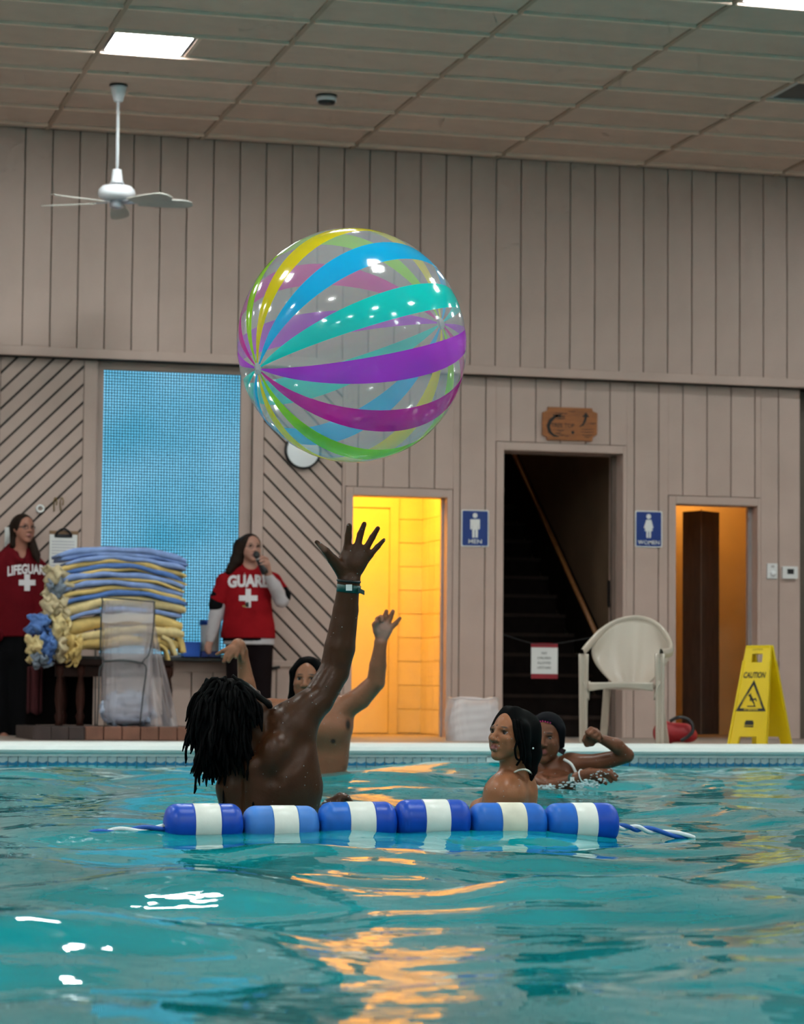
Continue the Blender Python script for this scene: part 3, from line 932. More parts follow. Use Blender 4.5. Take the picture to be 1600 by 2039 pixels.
# ================================================================== LANE LINE
LY = 8.05
m_fw = M('white float plastic', (.80, .79, .74), rough=.35, var=.05, scale=12, bump=.05)
FB = {'d': M('deep blue float plastic', (.004, .060, .46), rough=.35, var=.15, scale=14, spec=.35),
      'm': M('mid blue float plastic', (.010, .125, .54), rough=.4, var=.18, scale=14, spec=.3),
      'l': M('faded blue float plastic', (.045, .19, .58), rough=.45, spec=.3, var=.22, scale=10)}
def float_x(u): return onY(u, 1640, LY)[0]
RF = .066
floats = [(327, 481, 1600, 'd', 'd', 'deep blue and white lane float at the left end of the row'),
          (484, 632, 1604, 'l', 'l', 'faded blue lane float, second from the left end'),
          (634, 786, 1597, 'm', 'd', 'lane float with a faded left end, third from the left'),
          (786, 932, 1592, 'd', 'd', 'highest riding deep blue lane float, fourth from the left'),
          (935, 1084, 1598, 'm', 'm', 'lane float with brown stains on its white band'),
          (1085, 1226, 1599, 'm', 'd', 'blue and white lane float at the right end of the row')]
m_fs = M('stained white float plastic', (.74, .69, .56), rough=.4, var=.22, scale=9)
for i, (u0, u1, vt, ca, cb, lb) in enumerate(floats):
    x0, x1 = float_x(u0), float_x(u1); L = x1-x0
    zt = onY((u0+u1)/2, vt, LY)[2]
    c = V(x0, LY, zt-RF)
    e = empty('lane_float', (x0+L/2, LY, zt-2*RF), lb, 'lane float', 'blue and white lane floats')
    rot = [0, .01, .0, -.01, .02, 0][i]
    axv = nrm(V(1, rot, [.0, -.004, .006, .0, -.006, .004][i]))
    def prof(a, c_, k=10):
        out = []
        for t in np.linspace(a, c_, k):
            s = t*L; q = min(s, L-s); rr = .038
            r = RF-rr+math.sqrt(max(0, rr*rr-(rr-q)**2)) if q < rr else RF
            out.append((max(r, .012), s))
        return out
    wa, wb = (.36, .69) if i < 5 else (.37, .66)
    MB().lathe(prof(0, wa, 14), c, axv, 32).build('blue_end', FB[ca], e, True)
    MB().lathe([(RF, wa*L), (RF+.0012, wa*L+.002), (RF+.0012, wb*L-.002), (RF, wb*L)], c, axv, 32).build('white_band', m_fs if i == 4 else m_fw, e, True)
    MB().lathe(prof(wb, 1, 14), c, axv, 32).build('blue_end', FB[cb], e, True)
m_rb = M('blue rope strand', (.01, .09, .42), rough=.6); m_rw = M('white rope strand', (.72, .74, .76), rough=.6)
rope = empty('lane_rope', (2.2, LY, WZ), 'twisted blue and white rope that the lane floats are strung on', 'rope')
zc = onY(327, 1648, LY)[2]
left_pts = [px(60, 1690, 7.9), px(140, 1669, 7.97), px(200, 1658, 8.02), px(262, 1653, 8.05), V(float_x(327), LY, zc)]
mid = [V(float_x(u), LY, onY(u, 1642, LY)[2]) for u in (327, 484, 634, 786, 935, 1085, 1226)]
right_pts = [V(float_x(1226), LY, onY(1226, 1646, LY)[2]), onY(1262, 1649, LY+.02), onY(1300, 1654, LY+.03), onY(1380, 1668, LY+.05)]
for pts, nm in ((left_pts, 'rope_end'), (mid, 'rope_core'), (right_pts, 'rope_end')):
    sp = smooth_path(pts, 14); n = len(sp)
    for s_, mt_ in ((0, m_rb), (1, m_rw)):
        hel = []
        for j, p in enumerate(sp):
            t = nrm(sp[min(j+1, n-1)]-sp[max(j-1, 0)]); ex, ey, _ = frame(t)
            a = j*.30+math.pi*s_
            hel.append(p+(ex*math.cos(a)+ey*math.sin(a))*.006)
        MB().tube(hel, .0075, 6).build(nm, mt_, rope, True)

# ================================================================== BEACH BALL
bc = px(700, 688, 9.0); bR = 233/FPX*9.0
axb = nrm(CR*(-.80)+CU*(-.235)-CF*(.555))
ball = empty('beach_ball', bc-V(0, 0, bR), 'giant clear beach ball with rainbow stripes flying above the pool', 'beach ball')
ex, ey, ez = frame(axb)
# stripe order seen from the near pole
cols = [('yellow', (.95, .70, .0)), ('sky blue', (.0, .50, .95)), ('turquoise', (.0, .74, .68)), ('purple', (.58, .035, .76)), ('magenta', (.78, .01, .38)), ('lime', (.38, .76, .004))]
def stripe_angle(u, v):
    """angle about the ball's axis of the near surface under a pixel"""
    r = nrm(ray(u, v)); oc = C0-bc; b_ = np.dot(oc, r); d = b_*b_-(oc@oc-bR*bR)
    p = C0+r*(-b_-math.sqrt(max(d, 0)))-bc
    return math.atan2(p@ey, p@ex)
seen = [(0, 590, 535), (1, 640, 590), (2, 700, 640), (3, 740, 715), (4, 720, 822), (5, 640, 860)]
angs = [stripe_angle(u, v) for _, u, v in seen]
un = np.unwrap(angs); step = (un[-1]-un[0])/5
sgn = np.sign(step); st_ = math.pi/6
base = np.mean(un-np.arange(6)*st_*sgn)
sx_ = 1.0; flat = .965
def gore(a0, a1, nu=8, nv=40, rad=1., p0=.045):
    def fn(a, b_):
        th = p0+(math.pi-2*p0)*b_; ph = a0+(a1-a0)*a
        bulge = rad*(1+.004*math.sin(math.pi*a))
        return bc+bR*bulge*(ez*math.cos(th)*flat+(ex*math.cos(ph)+ey*math.sin(ph))*math.sin(th))
    return fn
clear = FILM('clear vinyl', (.62, .58, .62), .33, .12)
wd = .47
for n in range(12):
    ca = base+sgn*st_*n
    nm, col = cols[n % 6]
    MB().sheet(gore(ca-st_*wd/2, ca+st_*wd/2), 6, 40).build('coloured_stripe', FILM(nm+' vinyl', col, .965, .1), ball, True)
    MB().sheet(gore(ca+sgn*st_*wd/2, ca+sgn*st_*(1-wd/2)), 6, 40).build('clear_panel', clear, ball, True)
for s_ in (1, -1):
    MB().lathe([(bR*.055, bR*flat*.995*s_), (bR*.05, bR*flat*1.004*s_), (.004, bR*flat*1.006*s_)], bc, ez, 20).build('pole_cap', FILM('milky vinyl', (.7, .7, .74), .6, .1), ball, True)
MB().lathe([(.009, 0), (.009, .012), (.006, .016), (.003, .017)], bc+axb*bR*flat*.99+ (-V(0,0,1))*.012, axb, 12).build('valve', clear, ball, True)

# ================================================================== CEILING FAN
fc = onZ(236, 168, ZC); fx, fy = fc[0], fc[1]
fan = empty('ceiling_fan', (fx, fy, ZC-1.02), 'white ceiling fan hanging on a long rod below the light panel', 'ceiling fan')
sF = np.dot(fc-C0, CF)/FPX
zf = lambda v: onY(236, v, fy)[2]
c0 = (fx, fy, 0)
m_fan = M('white fan enamel', (.72, .72, .76), rough=.35, var=.03)
MB().lathe([(.066, ZC-.006), (.066, ZC-.016)], c0, None, 24).build('mounting_ring', m_black, fan, True)
MB().lathe([(.062, ZC-.016), (.058, ZC-.03), (.036, zf(200)), (.030, zf(203))], c0, None, 24).build('canopy', m_fan, fan, True)
MB().lathe([(.0125, zf(203)), (.0125, zf(340))], c0, None, 12).build('rod', m_fan, fan, True)
MB().lathe([(.033, zf(338)), (.042, zf(360)), (.055, zf(366))], c0, None, 24).build('rod_cup', m_fan, fan, True)
MB().lathe([(.045, zf(366)), (.05, zf(371))], c0, None, 24).build('neck', m_dark, fan, True)
MB().lathe([(.05, zf(370)), (.105, zf(372)), (.13, zf(379)), (.137, zf(386)), (.13, zf(393)), (.09, zf(398)), (.06, zf(400))], c0, None, 32).build('motor_housing', m_fan, fan, True)
MB().lathe([(.045, zf(398)), (.052, zf(405)), (.05, zf(413)), (.03, zf(416)), (.004, zf(417))], c0, None, 24).build('switch_cup', M('grey fan metal', (.5, .5, .55), rough=.3, metal=.5), fan, True)
zb = zf(403)
m_blade = M('grey fan blade', (.42, .40, .36), rough=.5, var=.1)
def yaw_of(r, t):
    d = camdir(r, 0, t); return math.atan2(d[1], d[0])
for (r, t) in ((-1, -.12), (-.75, .68), (.95, .1), (.75, .66), (-.05, -1)):
    a = yaw_of(r, t); d = V(math.cos(a), math.sin(a), 0); n_ = V(-math.sin(a), math.cos(a), 0); up = V(0, 0, 1)
    tilt = nrm(n_*math.cos(.22)-up*math.sin(.22)); nn = np.cross(d, tilt)
    cc = V(fx, fy, zb)
    br = MB().obox(cc+d*.10-up*.004, d, tilt, nn, .07, .014, .003); iron = br.build('blade_iron', M('grey fan metal', (.5, .5, .55)), fan)
    def bl_(a_, b_):
        L = .15+.40*a_; wdt = (.048+.022*math.sin(a_*2.4))*(1-.55*max(0, (a_-.86)/.14)**2)
        return cc+d*L+tilt*(b_-.5)*2*wdt-up*(.006+.012*a_)
    MB().sheet(bl_, 14, 5, .007).build('blade', m_blade, iron)

# --- smoke detector and vent
dc = onZ(650, 190, ZC)
det = empty('smoke_detector', (dc[0], dc[1], ZC-.07), 'small round white smoke detector on the ceiling', 'detector')
c0 = (dc[0], dc[1], 0)
MB().lathe([(.078, ZC), (.078, ZC-.012)], c0, None, 24).build('base_ring', m_dark, det, True)
MB().lathe([(.073, ZC-.012), (.073, ZC-.045)], c0, None, 24).build('housing', m_white, det, True)
MB().lathe([(.066, ZC-.045), (.058, ZC-.062), (.025, ZC-.07)], c0, None, 24).build('sensor_cap', m_black, det, True)
vent = empty('ceiling_vent', (LX[7]+.3, R0-.6096*4-.3, ZC), 'grey slatted air vent set into the ceiling at the right edge', 'vent')
vx, vy = LX[7], R0-.6096*4
MB().box((vx+.02, vy-.59, ZC-.004), (vx+.06, vy-.02, ZC+.01)).box((vx+1.16, vy-.59, ZC-.004), (vx+1.2, vy-.02, ZC+.01)).box((vx+.06, vy-.59, ZC-.004), (vx+1.16, vy-.56, ZC+.01)).box((vx+.06, vy-.05, ZC-.004), (vx+1.16, vy-.02, ZC+.01)).build('frame', M('vent metal', (.42, .40, .40), rough=.4), vent)
MB().box((vx+.06, vy-.56, ZC+.008), (vx+1.16, vy-.05, ZC+.015)).build('backing', m_black, vent)
for k in range(7):
    y = vy-.09-k*.07
    MB().prism([(vx+.06, y, ZC-.006), (vx+1.16, y, ZC-.006), (vx+1.16, y-.045, ZC+.007), (vx+.06, y-.045, ZC+.007)], (0, 0, .003)).build('slat', M('vent slat metal', (.10, .085, .08), rough=.5), vent)

# ================================================================== WALL FIXTURES
YS = YL-.010
def wp(u, v, Y=YS): return onY(u, v, Y)
EX, EZ = V(1, 0, 0), V(0, 0, 1)
def plate(name, u0, v0, u1, v1, mat, parent, th=.006, Y=YS, r=0.):
    a, c = wp(u0, v1, Y), wp(u1, v0, Y)
    x0, x1, z0, z1 = a[0], c[0], a[2], c[2]
    if r:
        pts = []
        for cx, cz, s in ((x1-r, z0+r, -90), (x1-r, z1-r, 0), (x0+r, z1-r, 90), (x0+r, z0+r, 180)):
            for k in range(5):
                t = math.radians(s+k*22.5); pts.append((cx+r*math.cos(t), Y, cz+r*math.sin(t)))
    else: pts = [(x0, Y, z0), (x1, Y, z0), (x1, Y, z1), (x0, Y, z1)]
    return MB().prism(pts, (0, th, 0)).build(name, mat, parent)
def disc(c, r, n=16, sx=1): return [(c[0]+r*sx*math.cos(2*math.pi*k/n), c[1], c[2]+r*math.sin(2*math.pi*k/n)) for k in range(n)]
m_sblue = M('sign blue', (.005, .035, .22), rough=.35, var=.05)
m_swhite = M('sign white', (.78, .77, .76), rough=.45, var=.03)
for who, u0, v0, u1, v1, lb in (('MEN', 918, 1016, 973, 1088, 'blue restroom sign reading MEN with a white standing figure'),
                                ('WOMEN', 1264, 1018, 1318, 1089, 'blue restroom sign reading WOMEN with a white figure in a dress')):
    c = wp((u0+u1)/2, (v0+v1)/2)
    e = empty('restroom_sign', (c[0], YS, wp(u0, v1)[2]), lb, 'sign', 'blue restroom signs')
    plate('border', u0, v0, u1, v1, m_swhite, e, .008, r=.012)
    pn = plate('panel', u0+2, v0+2, u1-2, v1-2, m_sblue, e, .002, YS-.002, r=.01)
    uc = (u0+u1)/2; Y = YS-.004; P = lambda du, dv: tuple(wp(uc+du, v0+dv, Y))
    mbf = MB(); mbf.prism(disc(P(0, 10.5), .0205), (0, .002, 0))
    if who == 'MEN':
        mbf.prism([P(-9.5, 18), P(9.5, 18), P(9.5, 38), P(6.2, 38), P(5.5, 24), P(5.5, 54.5), P(.8, 54.5), P(.8, 39), P(-.8, 39), P(-.8, 54.5), P(-5.5, 54.5), P(-5.5, 24), P(-6.2, 38), P(-9.5, 38)][::-1], (0, .002, 0))
    else:
        mbf.prism([P(-5, 17), P(5, 17), P(9.5, 33), P(7, 34.5), P(4.5, 25), P(8, 39.5), P(4.4, 39.5), P(4.4, 53), P(.8, 53), P(.8, 40), P(-.8, 40), P(-.8, 53), P(-4.4, 53), P(-4.4, 39.5), P(-8, 39.5), P(-4.5, 25), P(-7, 34.5), P(-9.5, 33)][::-1], (0, .002, 0))
    mbf.build('figure', m_swhite, pn)
    text_on('lettering', who, wp(uc, v0+62, Y), EX, EZ, .033, m_swhite, pn, width=(27 if who == 'MEN' else 45)*.0042, bold=.012)

# wooden sign
m_wsign = M('orange stained wood', (.31, .095, .018), rough=.45, var=.3, scale=5, stretch=(1, 1, 6))
m_ink = M('burnt black lettering', (.015, .010, .008), rough=.7)
c = wp(1135, 845)
e = empty('wooden_sign', (c[0], YS, wp(1135, 879)[2]), 'orange wooden sign with a curved black arrow above the dark stairway', 'sign')
def sgn(u, v, Y=YS-.012): return tuple(wp(u, v, Y))
oct_ = [(1091, 810), (1178, 813), (1180, 819), (1189, 823), (1188, 866), (1180, 871), (1178, 879), (1089, 876), (1088, 870), (1079, 866), (1080, 821), (1090, 817)]
MB().prism([sgn(*p) for p in oct_][::-1], (0, .018, 0)).build('board', m_wsign, e)
ink = MB(); Yk = YS-.0135
def stroke(pts, ws):
    L, R_ = [], []
    P = [V(*wp(u, v, Yk)) for u, v in pts]
    for i in range(len(P)):
        t = nrm(P[min(i+1, len(P)-1)]-P[max(i-1, 0)]); n = V(-t[2], 0, t[0])
        L.append(P[i]+n*ws[i]/2); R_.append(P[i]-n*ws[i]/2)
    n = len(P); ink.add(L+R_, [[i, i+1, n+i+1, n+i] for i in range(n-1)])
stroke([(1118, 825), (1105, 829), (1095, 838), (1091, 848), (1094, 860), (1102, 867), (1112, 869)], [.01, .022, .03, .03, .026, .02, .008])
stroke([(1153, 850), (1160, 846), (1164, 838), (1166, 830)], [.006, .016, .02, .02])
ink.add([wp(1159, 830, Yk), wp(1173, 831, Yk), wp(1166, 821, Yk)], [[0, 1, 2]])
for (a, b_, c_, w_) in ((1173, 1186, 843, .007), (1155, 1183, 860, .008), (1158, 1180, 866, .008), (1162, 1176, 870, .007), (1106, 1126, 833, .009), (1104, 1120, 822, .006), (1112, 1124, 866, .008), (1100, 1116, 826, .012), (1104, 1124, 829, .014), (1118, 1130, 823, .006), (1132, 1146, 819, .005), (1156, 1182, 855, .006), (1108, 1122, 857, .008), (1104, 1118, 862, .01), (1124, 1132, 868, .006)):
    stroke([(a, c_), ((a+b_)/2, c_+.8), (b_, c_)], [w_*.5, w_, w_*.5])
ink.build('burnt_marks', m_ink, e)['kind'] = 'stuff'
text_on('lettering', 'TREE TOP', wp(1120, 847, Yk), EX, EZ, .034, m_ink, e, width=.2, bold=.01)
MB().prism(disc(wp(1140, 861, Yk), .014, 12), (0, .001, 0)).build('flower_mark', m_ink, e)

# paper notice on a chain across the stair doorway
YN = YL+.25
e = empty('paper_notice', (wp(1083, 1351, YN)[0], YN, wp(1083, 1351, YN)[2]), 'white notice with red bands hanging in the dark stair doorway', 'notice')
plate('sheet', 1057, 1289, 1110, 1342, m_swhite, e, .003, YN)
m_sred = M('notice red', (.32, .012, .025), rough=.5)
plate('red_band', 1057, 1281, 1110, 1289, m_sred, e, .003, YN); plate('red_band', 1057, 1342, 1110, 1351, m_sred, e, .003, YN)
for i, t in enumerate(('NO', 'CHILDREN', 'ALLOWED', 'UPSTAIRS')):
    text_on('lettering', t, wp(1083, 1300.5+i*9.7, YN-.002), EX, EZ, .019, M('print ink', (.05, .05, .06), rough=.7), e, width=(.045 if i == 0 else .118), bold=.01)
a, c_ = V(6.345, YN, .86), V(7.364, YN, .86)
zt_ = wp(1083, 1281, YN)[2]
MB().tube(smooth_path([a, V(wp(1059, 1281, YN)[0], YN, zt_), V(wp(1108, 1281, YN)[0], YN, zt_), c_], 8), .004, 5).build('cord', m_black, e)

# dial and thermostat
m_offw = M('off white plastic', (.72, .70, .70), rough=.4, var=.03)
e = empty('timer_switch', (wp(1537, 1152)[0], YS, wp(1537, 1152)[2]), 'white wall switch plate with a round dial', 'switch')
plate('cover_plate', 1527, 1122, 1547, 1152, m_offw, e, .012, YS-.004, .006)
c = wp(1538, 1142, YS-.004)
MB().lathe([(.024, 0), (.022, -.014), (.004, -.016)], c, (0, 1, 0), 16).build('dial', m_white, e, True)
plate('button', 1535, 1126, 1541, 1130, m_frame, e, .003, YS-.006)
e = empty('thermostat', (wp(1572, 1152)[0], YS, wp(1572, 1152)[2]), 'white thermostat with a small black display', 'thermostat')
plate('body', 1558, 1128, 1588, 1152, m_offw, e, .03, YS-.022, .008)
plate('display', 1567, 1133, 1580, 1143, m_black, e, .002, YS-.0235)

# round wall mirror
c = wp(603, 897, YS-.02); rr = 37/249.
e = empty('wall_mirror', (c[0], YS, c[2]-rr), 'round white disc with a black rim peeping out below the ball', 'mirror')
MB().lathe([(rr, .02), (rr, -.012), (rr-.014, -.016), (rr-.016, .0)], c, (0, 1, 0), 40).build('rim', m_black, e, True)
MB().lathe([(rr-.014, 0), (rr*.6, -.012), (rr*.3, -.018), (.002, -.02)], c, (0, 1, 0), 40, 0, False).build('face', M('painted mirror glare', (.88, .88, .9), rough=.25, var=.02), e, True)  # white colour stands in for the mirror's bright reflection

# clipboard, ring, hooks, paper
e = empty('clipboard', (wp(126, 1135)[0], YS, wp(126, 1135)[2]), 'clipboard with white paper hanging on the diagonal boards', 'clipboard')
plate('board', 97, 1058, 156, 1136, M('brown hardboard', (.25, .14, .07), rough=.6), e, .006)
plate('paper', 97.5, 1065, 154, 1134, m_swhite, e, .002, YS-.003)
MB().tube(smooth_path([wp(110, 1067, YS-.012), wp(116, 1058, YS-.02), wp(126, 1053, YS-.02), wp(137, 1058, YS-.02), wp(143, 1067, YS-.012)], 5), .008, 6).build('clip', m_dark, e, True)
plate('clip_plate', 109, 1064, 144, 1070, m_dark, e, .006, YS-.008)
for i in range(9):
    plate('written_line', 103, 1078+i*6, 148, 1078.7+i*6, M('faint ink', (.45, .44, .5), rough=.8), e, .0005, YS-.0036)
e = MB(); c = wp(80, 1013, YS-.006)
for k in range(1): pass
ringp = [c+V(math.cos(t)*.026, 0, math.sin(t)*.026) for t in np.linspace(0, 2*math.pi, 21)]
e.tube(ringp, .009, 8); tag(e.build('wall_ring', m_swhite, None, True), 'small white ring fixed to the diagonal boards', 'ring')
for u, lb in ((110, 'thin brass wire hook nearer the white ring'), (123, 'thin brass wire hook nearer the blue window')):
    p = [wp(u-2, 1018, YS-.004), wp(u-3, 1000, YS-.01), wp(u, 991, YS-.02), wp(u+3, 997, YS-.024), wp(u+2, 1006, YS-.02)]
    tag(MB().tube(smooth_path(p, 5), .0045, 6).build('wire_hook', M('brass wire', (.25, .17, .07), rough=.4, metal=.8), None, True), lb, 'hook', 'wire hooks')
e = plate('paper_sheet', 9, 1050, 21, 1088, m_swhite, None, .002); tag(e, 'white sheet of paper behind the lifeguard in the red hoodie', 'paper')
hb = MB().tube([wp(541, 1331, YS-.03), wp(557, 1328, YS-.03)], .011, 8).build('coat_peg', m_black, None, True); tag(hb, 'short black peg on the wall beside the guard with the microphone', 'peg')

# things on the ledge
YG = YL-.085
zl = .615
bx = onY(418, 1250, YG)[0]
e = empty('water_bucket', (bx, YG, zl), 'pale plastic bucket with a blue lid on the ledge', 'bucket')
MB().lathe([(.062, zl), (.072, zl+.02), (.078, zl+.25), (.08, zl+.26)], (bx, YG, 0), None, 24).build('tub', M('milky plastic', (.5, .5, .5), rough=.4), e, True)
MB().lathe([(.084, zl+.255), (.084, zl+.285), (.07, zl+.29)], (bx, YG, 0), None, 24).build('lid', M('blue lid', (.01, .06, .35), rough=.4), e, True)
for i, (u0, u1, h, lb) in enumerate(((366, 398, .11, 'bright blue box on the ledge beside the towels'), (400, 440, .05, 'low dark blue tray on the ledge behind the guard'))):
    a, c_ = onY(u0, 1300, YG-.07)[0], onY(u1, 1300, YG-.07)[0]
    t = MB(); t.box((a, YG-.075, zl), (c_, YG+.06, zl+.006)); t.box((a, YG-.075, zl), (c_, YG-.069, zl+h)); t.box((a, YG+.054, zl), (c_, YG+.06, zl+h)); t.box((a, YG-.069, zl), (a+.006, YG+.054, zl+h)); t.box((c_-.006, YG-.069, zl), (c_, YG+.054, zl+h))
    if i == 0: t.box((a-.004, YG-.08, zl+h), (c_+.004, YG+.064, zl+h+.012))
    o = t.build('storage_box', M('blue box plastic %d' % i, ((.01, .10, .55), (.004, .02, .16))[i], rough=.4)); tag(o, lb, 'box')

# ================================================================== BRICK LEDGE, TABLE, TOWELS
dB = 18.9; sB = dB/FPX
m_brick = M('terracotta brick', (.20, .085, .055), rough=.75, var=.2, scale=9, bump=.2, orand=.15)
m_brick_shaded = M('shaded brick', (.045, .028, .026), rough=.8, var=.2, scale=9, bump=.2, orand=.1)  # brick colour darkened to carry the shade on the ledge's left part
pl, pr = onZ(66, 1472, .03), onZ(420, 1474, .03)
yk = 18.55
kx = lambda u: onY(u, 1460, yk)[0]
led = empty('brick_ledge', (kx(230), yk+.4, 0), 'low brick ledge at the pool edge carrying the towels', 'ledge')
zk = onY(220, 1447, yk)[2]
MB().box((kx(66)+.01, yk+.02, 0), (kx(415), yk+1.1, zk-.006)).build('core', m_brick_shaded, led)
us = [66, 102, 137] ; ue = [101, 136, 169]
for a, c_ in zip(us, ue): MB().cbox((kx(a), yk, .002), (kx(c_), yk+.14, zk), .004).build('brick', m_brick_shaded, led)
k_ = 170
while k_ < 410:
    MB().cbox((kx(k_), yk-.004, .002), (kx(k_+35.2), yk+.14, zk), .005).build('brick', m_brick, led); k_ += 36.6

yt = 19.0            # front of the towel stack
tx = lambda u, v=1250: onY(u, v, yt)[0]
tz = lambda u, v: onY(u, v, yt)[2]
m_twood = M('dark turned table wood', (.018, .008, .006), spec=.1, rough=.6, var=.3, scale=10)
tab = empty('towel_table', (tx(215), yt+.25, zk), 'dark wooden table with turned legs under the towel stack', 'table')
zt0 = tz(220, 1312)
MB().cbox((tx(100), yt-.02, zt0-.05), (tx(345), yt+.5, zt0-.005), .006).build('table_top', m_twood, tab)
MB().box((tx(112), yt+.01, zt0-.13), (tx(335), yt+.03, zt0-.05)).build('apron', m_twood, tab)
MB().box((tx(70), yt+.46, zk), (tx(206), yt+.48, zt0-.05)).build('darkening_sheet', M('near black panel', (.004, .003, .003), rough=.9, spec=.05), tab)  # near-black sheet added to darken the space under the table
for u, y in ((118, yt+.03), (160, yt+.03), (330, yt+.03), (126, yt+.44), (335, yt+.44)):
    x = onY(u, 1380, y)[0]; hL = zt0-.05-zk
    MB().lathe([(.03, zk), (.022, zk+.06*hL), (.034, zk+.16*hL), (.02, zk+.22*hL), (.032, zk+.4*hL), (.03, zk+.6*hL), (.018, zk+.8*hL), (.034, zk+.86*hL), (.034, zk+hL)], (x, y, 0), None, 14).build('leg', M('turned leg wood', (.030, .009, .006), spec=.12, rough=.55, var=.3), tab, True)

CT = {'b': (.23, .33, .62), 'd': (.09, .19, .48), 'y': (.68, .48, .17), 'p': (.70, .55, .27), 'g': (.20, .24, .30), 'c': (.55, .45, .28)}
def cloth(k):
    mt_ = M('terry '+k, CT[k], rough=.95, var=.16, scale=18, bump=.5, bscale=220)
    return mt_
stack = [ # left end, middle, right end (pixels of the front fold), thickness, colour, words
 (118, 1106, 1094, 372, 1117, 11, 'b', 'pale blue towel on the very top of the stack'),
 (122, 1113, 1103, 374, 1126, 9, 'b', 'pale blue towel directly under the topmost one'),
 (132, 1121, 1111, 371, 1135, 9, 'b', 'lowest of the three pale blue towels on top of the stack'),
 (118, 1133, 1119, 371, 1148, 10, 'y', 'yellow towel just below the pale blue towels'),
 (116, 1144, 1127, 366, 1155, 9, 'd', 'deep blue towel below the highest yellow one'),
 (148, 1148, 1134, 372, 1163, 6, 'y', 'thin yellow towel, second yellow from the top'),
 (110, 1160, 1143, 369, 1170, 10, 'b', 'grey blue towel in the upper half of the stack'),
 (112, 1170, 1152, 367, 1178, 6, 'y', 'thin yellow towel, third yellow from the top'),
 (104, 1180, 1160, 365, 1187, 10, 'b', 'pale blue towel whose left corner sticks out'),
 (112, 1193, 1171, 369, 1196, 9, 'y', 'yellow towel in the middle of the stack'),
 (116, 1205, 1181, 372, 1203, 9, 'd', 'deep blue towel in the middle of the stack'),
 (118, 1222, 1196, 370, 1214, 20, 'p', 'thick pale yellow towel behind the wire frame top'),
 (112, 1240, 1214, 364, 1229, 9, 'b', 'blue towel between the two thick yellow ones'),
 (118, 1259, 1233, 364, 1246, 24, 'y', 'thick yellow towel near the bottom of the stack'),
 (140, 1276, 1256, 366, 1262, 16, 'p', 'pale yellow towel second from the bottom'),
 (128, 1292, 1275, 356, 1283, 20, 'y', 'lowest yellow towel lying on the table'),
]
def slab(uL, vL, vC, uR, vR, th, ck, seed, yoff=0., dep=.42):
    r_ = np.random.default_rng(seed)
    h = th*1.14/FPX*19.6/2
    n = 44; ring = []
    ph = r_.uniform(0, 6.28, 6)
    for i in range(n+1):
        t = i/n; u = uL+(uR-uL)*t
        # arch through the three heights
        v = vL*(1-t)*(1-2*t)+vC*4*t*(1-t)+vR*t*(2*t-1)
        v += 1.3*math.sin(9*t+ph[0])+.9*math.sin(23*t+ph[1])
        x, z = onY(u, v, yt+yoff)[[0, 2]]
        y0_ = yt+yoff+.010*math.sin(7*t+ph[2])+.006*math.sin(19*t+ph[3])
        hh = h*(1+.16*math.sin(11*t+ph[4]))*(.55+.45*min(1, min(t, 1-t)*14))
        sec = []
        for k in range(9):
            a = math.pi*(.5+k/8); sec.append((y0_+hh*1.1+hh*1.1*math.cos(a), z+hh*math.sin(a)))
        sec += [(y0_+dep*.5, z-hh), (y0_+dep, z-hh), (y0_+dep, z+hh), (y0_+dep*.5, z+hh)]
        ring.append([(x, a, c_) for a, c_ in sec])
    m_ = len(ring[0]); vs = [p for rg in ring for p in rg]
    fs = [[i*m_+k, (i+1)*m_+k, (i+1)*m_+(k+1) % m_, i*m_+(k+1) % m_] for i in range(n) for k in range(m_)]
    fs += [list(range(m_)), [n*m_+k for k in range(m_)][::-1]]
    return vs, fs
for i, (uL, vL, vC, uR, vR, th, ck, lb) in enumerate(stack):
    vs, fs = slab(uL, vL, vC, uR, vR, th, ck, i, yoff=[0, .01, -.005, .008][i % 4])
    tag(mk('folded_towel', vs, fs, cloth(ck), None, True), lb, 'towel', 'folded towels in the stack')
    if th > 14:  # the second fold that shows as a line on thick towels
        pass
# right ends that hang over
for j, (pts, wd_, ck, lb) in enumerate((([(330, 1252), (352, 1262), (362, 1280), (366, 1300)], 12, 'y', 'yellow towel end drooping over the right of the stack'),
                                    ([(322, 1268), (338, 1276), (346, 1292), (350, 1305)], 10, 'p', 'pale towel end hanging beside the clear bag'),
                                    ([(318, 1284), (330, 1292), (336, 1308), (338, 1326)], 6, 'y', 'narrow yellow towel end hanging lowest at the right'))):
    P = smooth_path([onY(u, v, yt-.01*j) for u, v in pts], 6); rad = [wd_/FPX*19.6/2]*len(P)
    mbx = MB()
    for q in range(3): mbx.tube([p+V(0, .02+.05*q, 0) for p in P], [r*1.0 for r in rad], 10)
    tag(mbx.build('drooping_towel', cloth(ck), None, True), lb, 'towel', 'towel ends drooping at the right')
# crumpled ends at the left
def crumple(u0, v0, u1, v1, ck, seed, yo=0., amp=.018):
    r_ = np.random.default_rng(seed); ph = r_.uniform(0, 6.28, 12)
    def fn(a, b_):
        u = u0+(u1-u0)*a+5*math.sin(5*b_+ph[0])*b_+3*math.sin(13*b_+ph[8]); v = v0+(v1-v0)*b_+5*math.sin(4*a*3.1+ph[1])*b_+3*math.sin(17*a+ph[2])
        p = onY(u, v, yt+yo)
        edge = (1-(2*a-1)**2)
        dy = amp*(math.sin(9*a+3*b_+ph[3])+.7*math.sin(17*a-5*b_+ph[4])+.6*math.sin(13*b_+7*a+ph[5])+.5*math.sin(26*a+11*b_+ph[6])+.4*math.sin(31*b_-9*a+ph[7]))
        return p+V(.5*dy*math.sin(6*b_+ph[9]), dy-.09*edge*math.sin(math.pi*min(1, b_+.15)), .4*dy*math.sin(8*a+ph[10]))
    return MB().sheet(fn, 26, 26, .012)
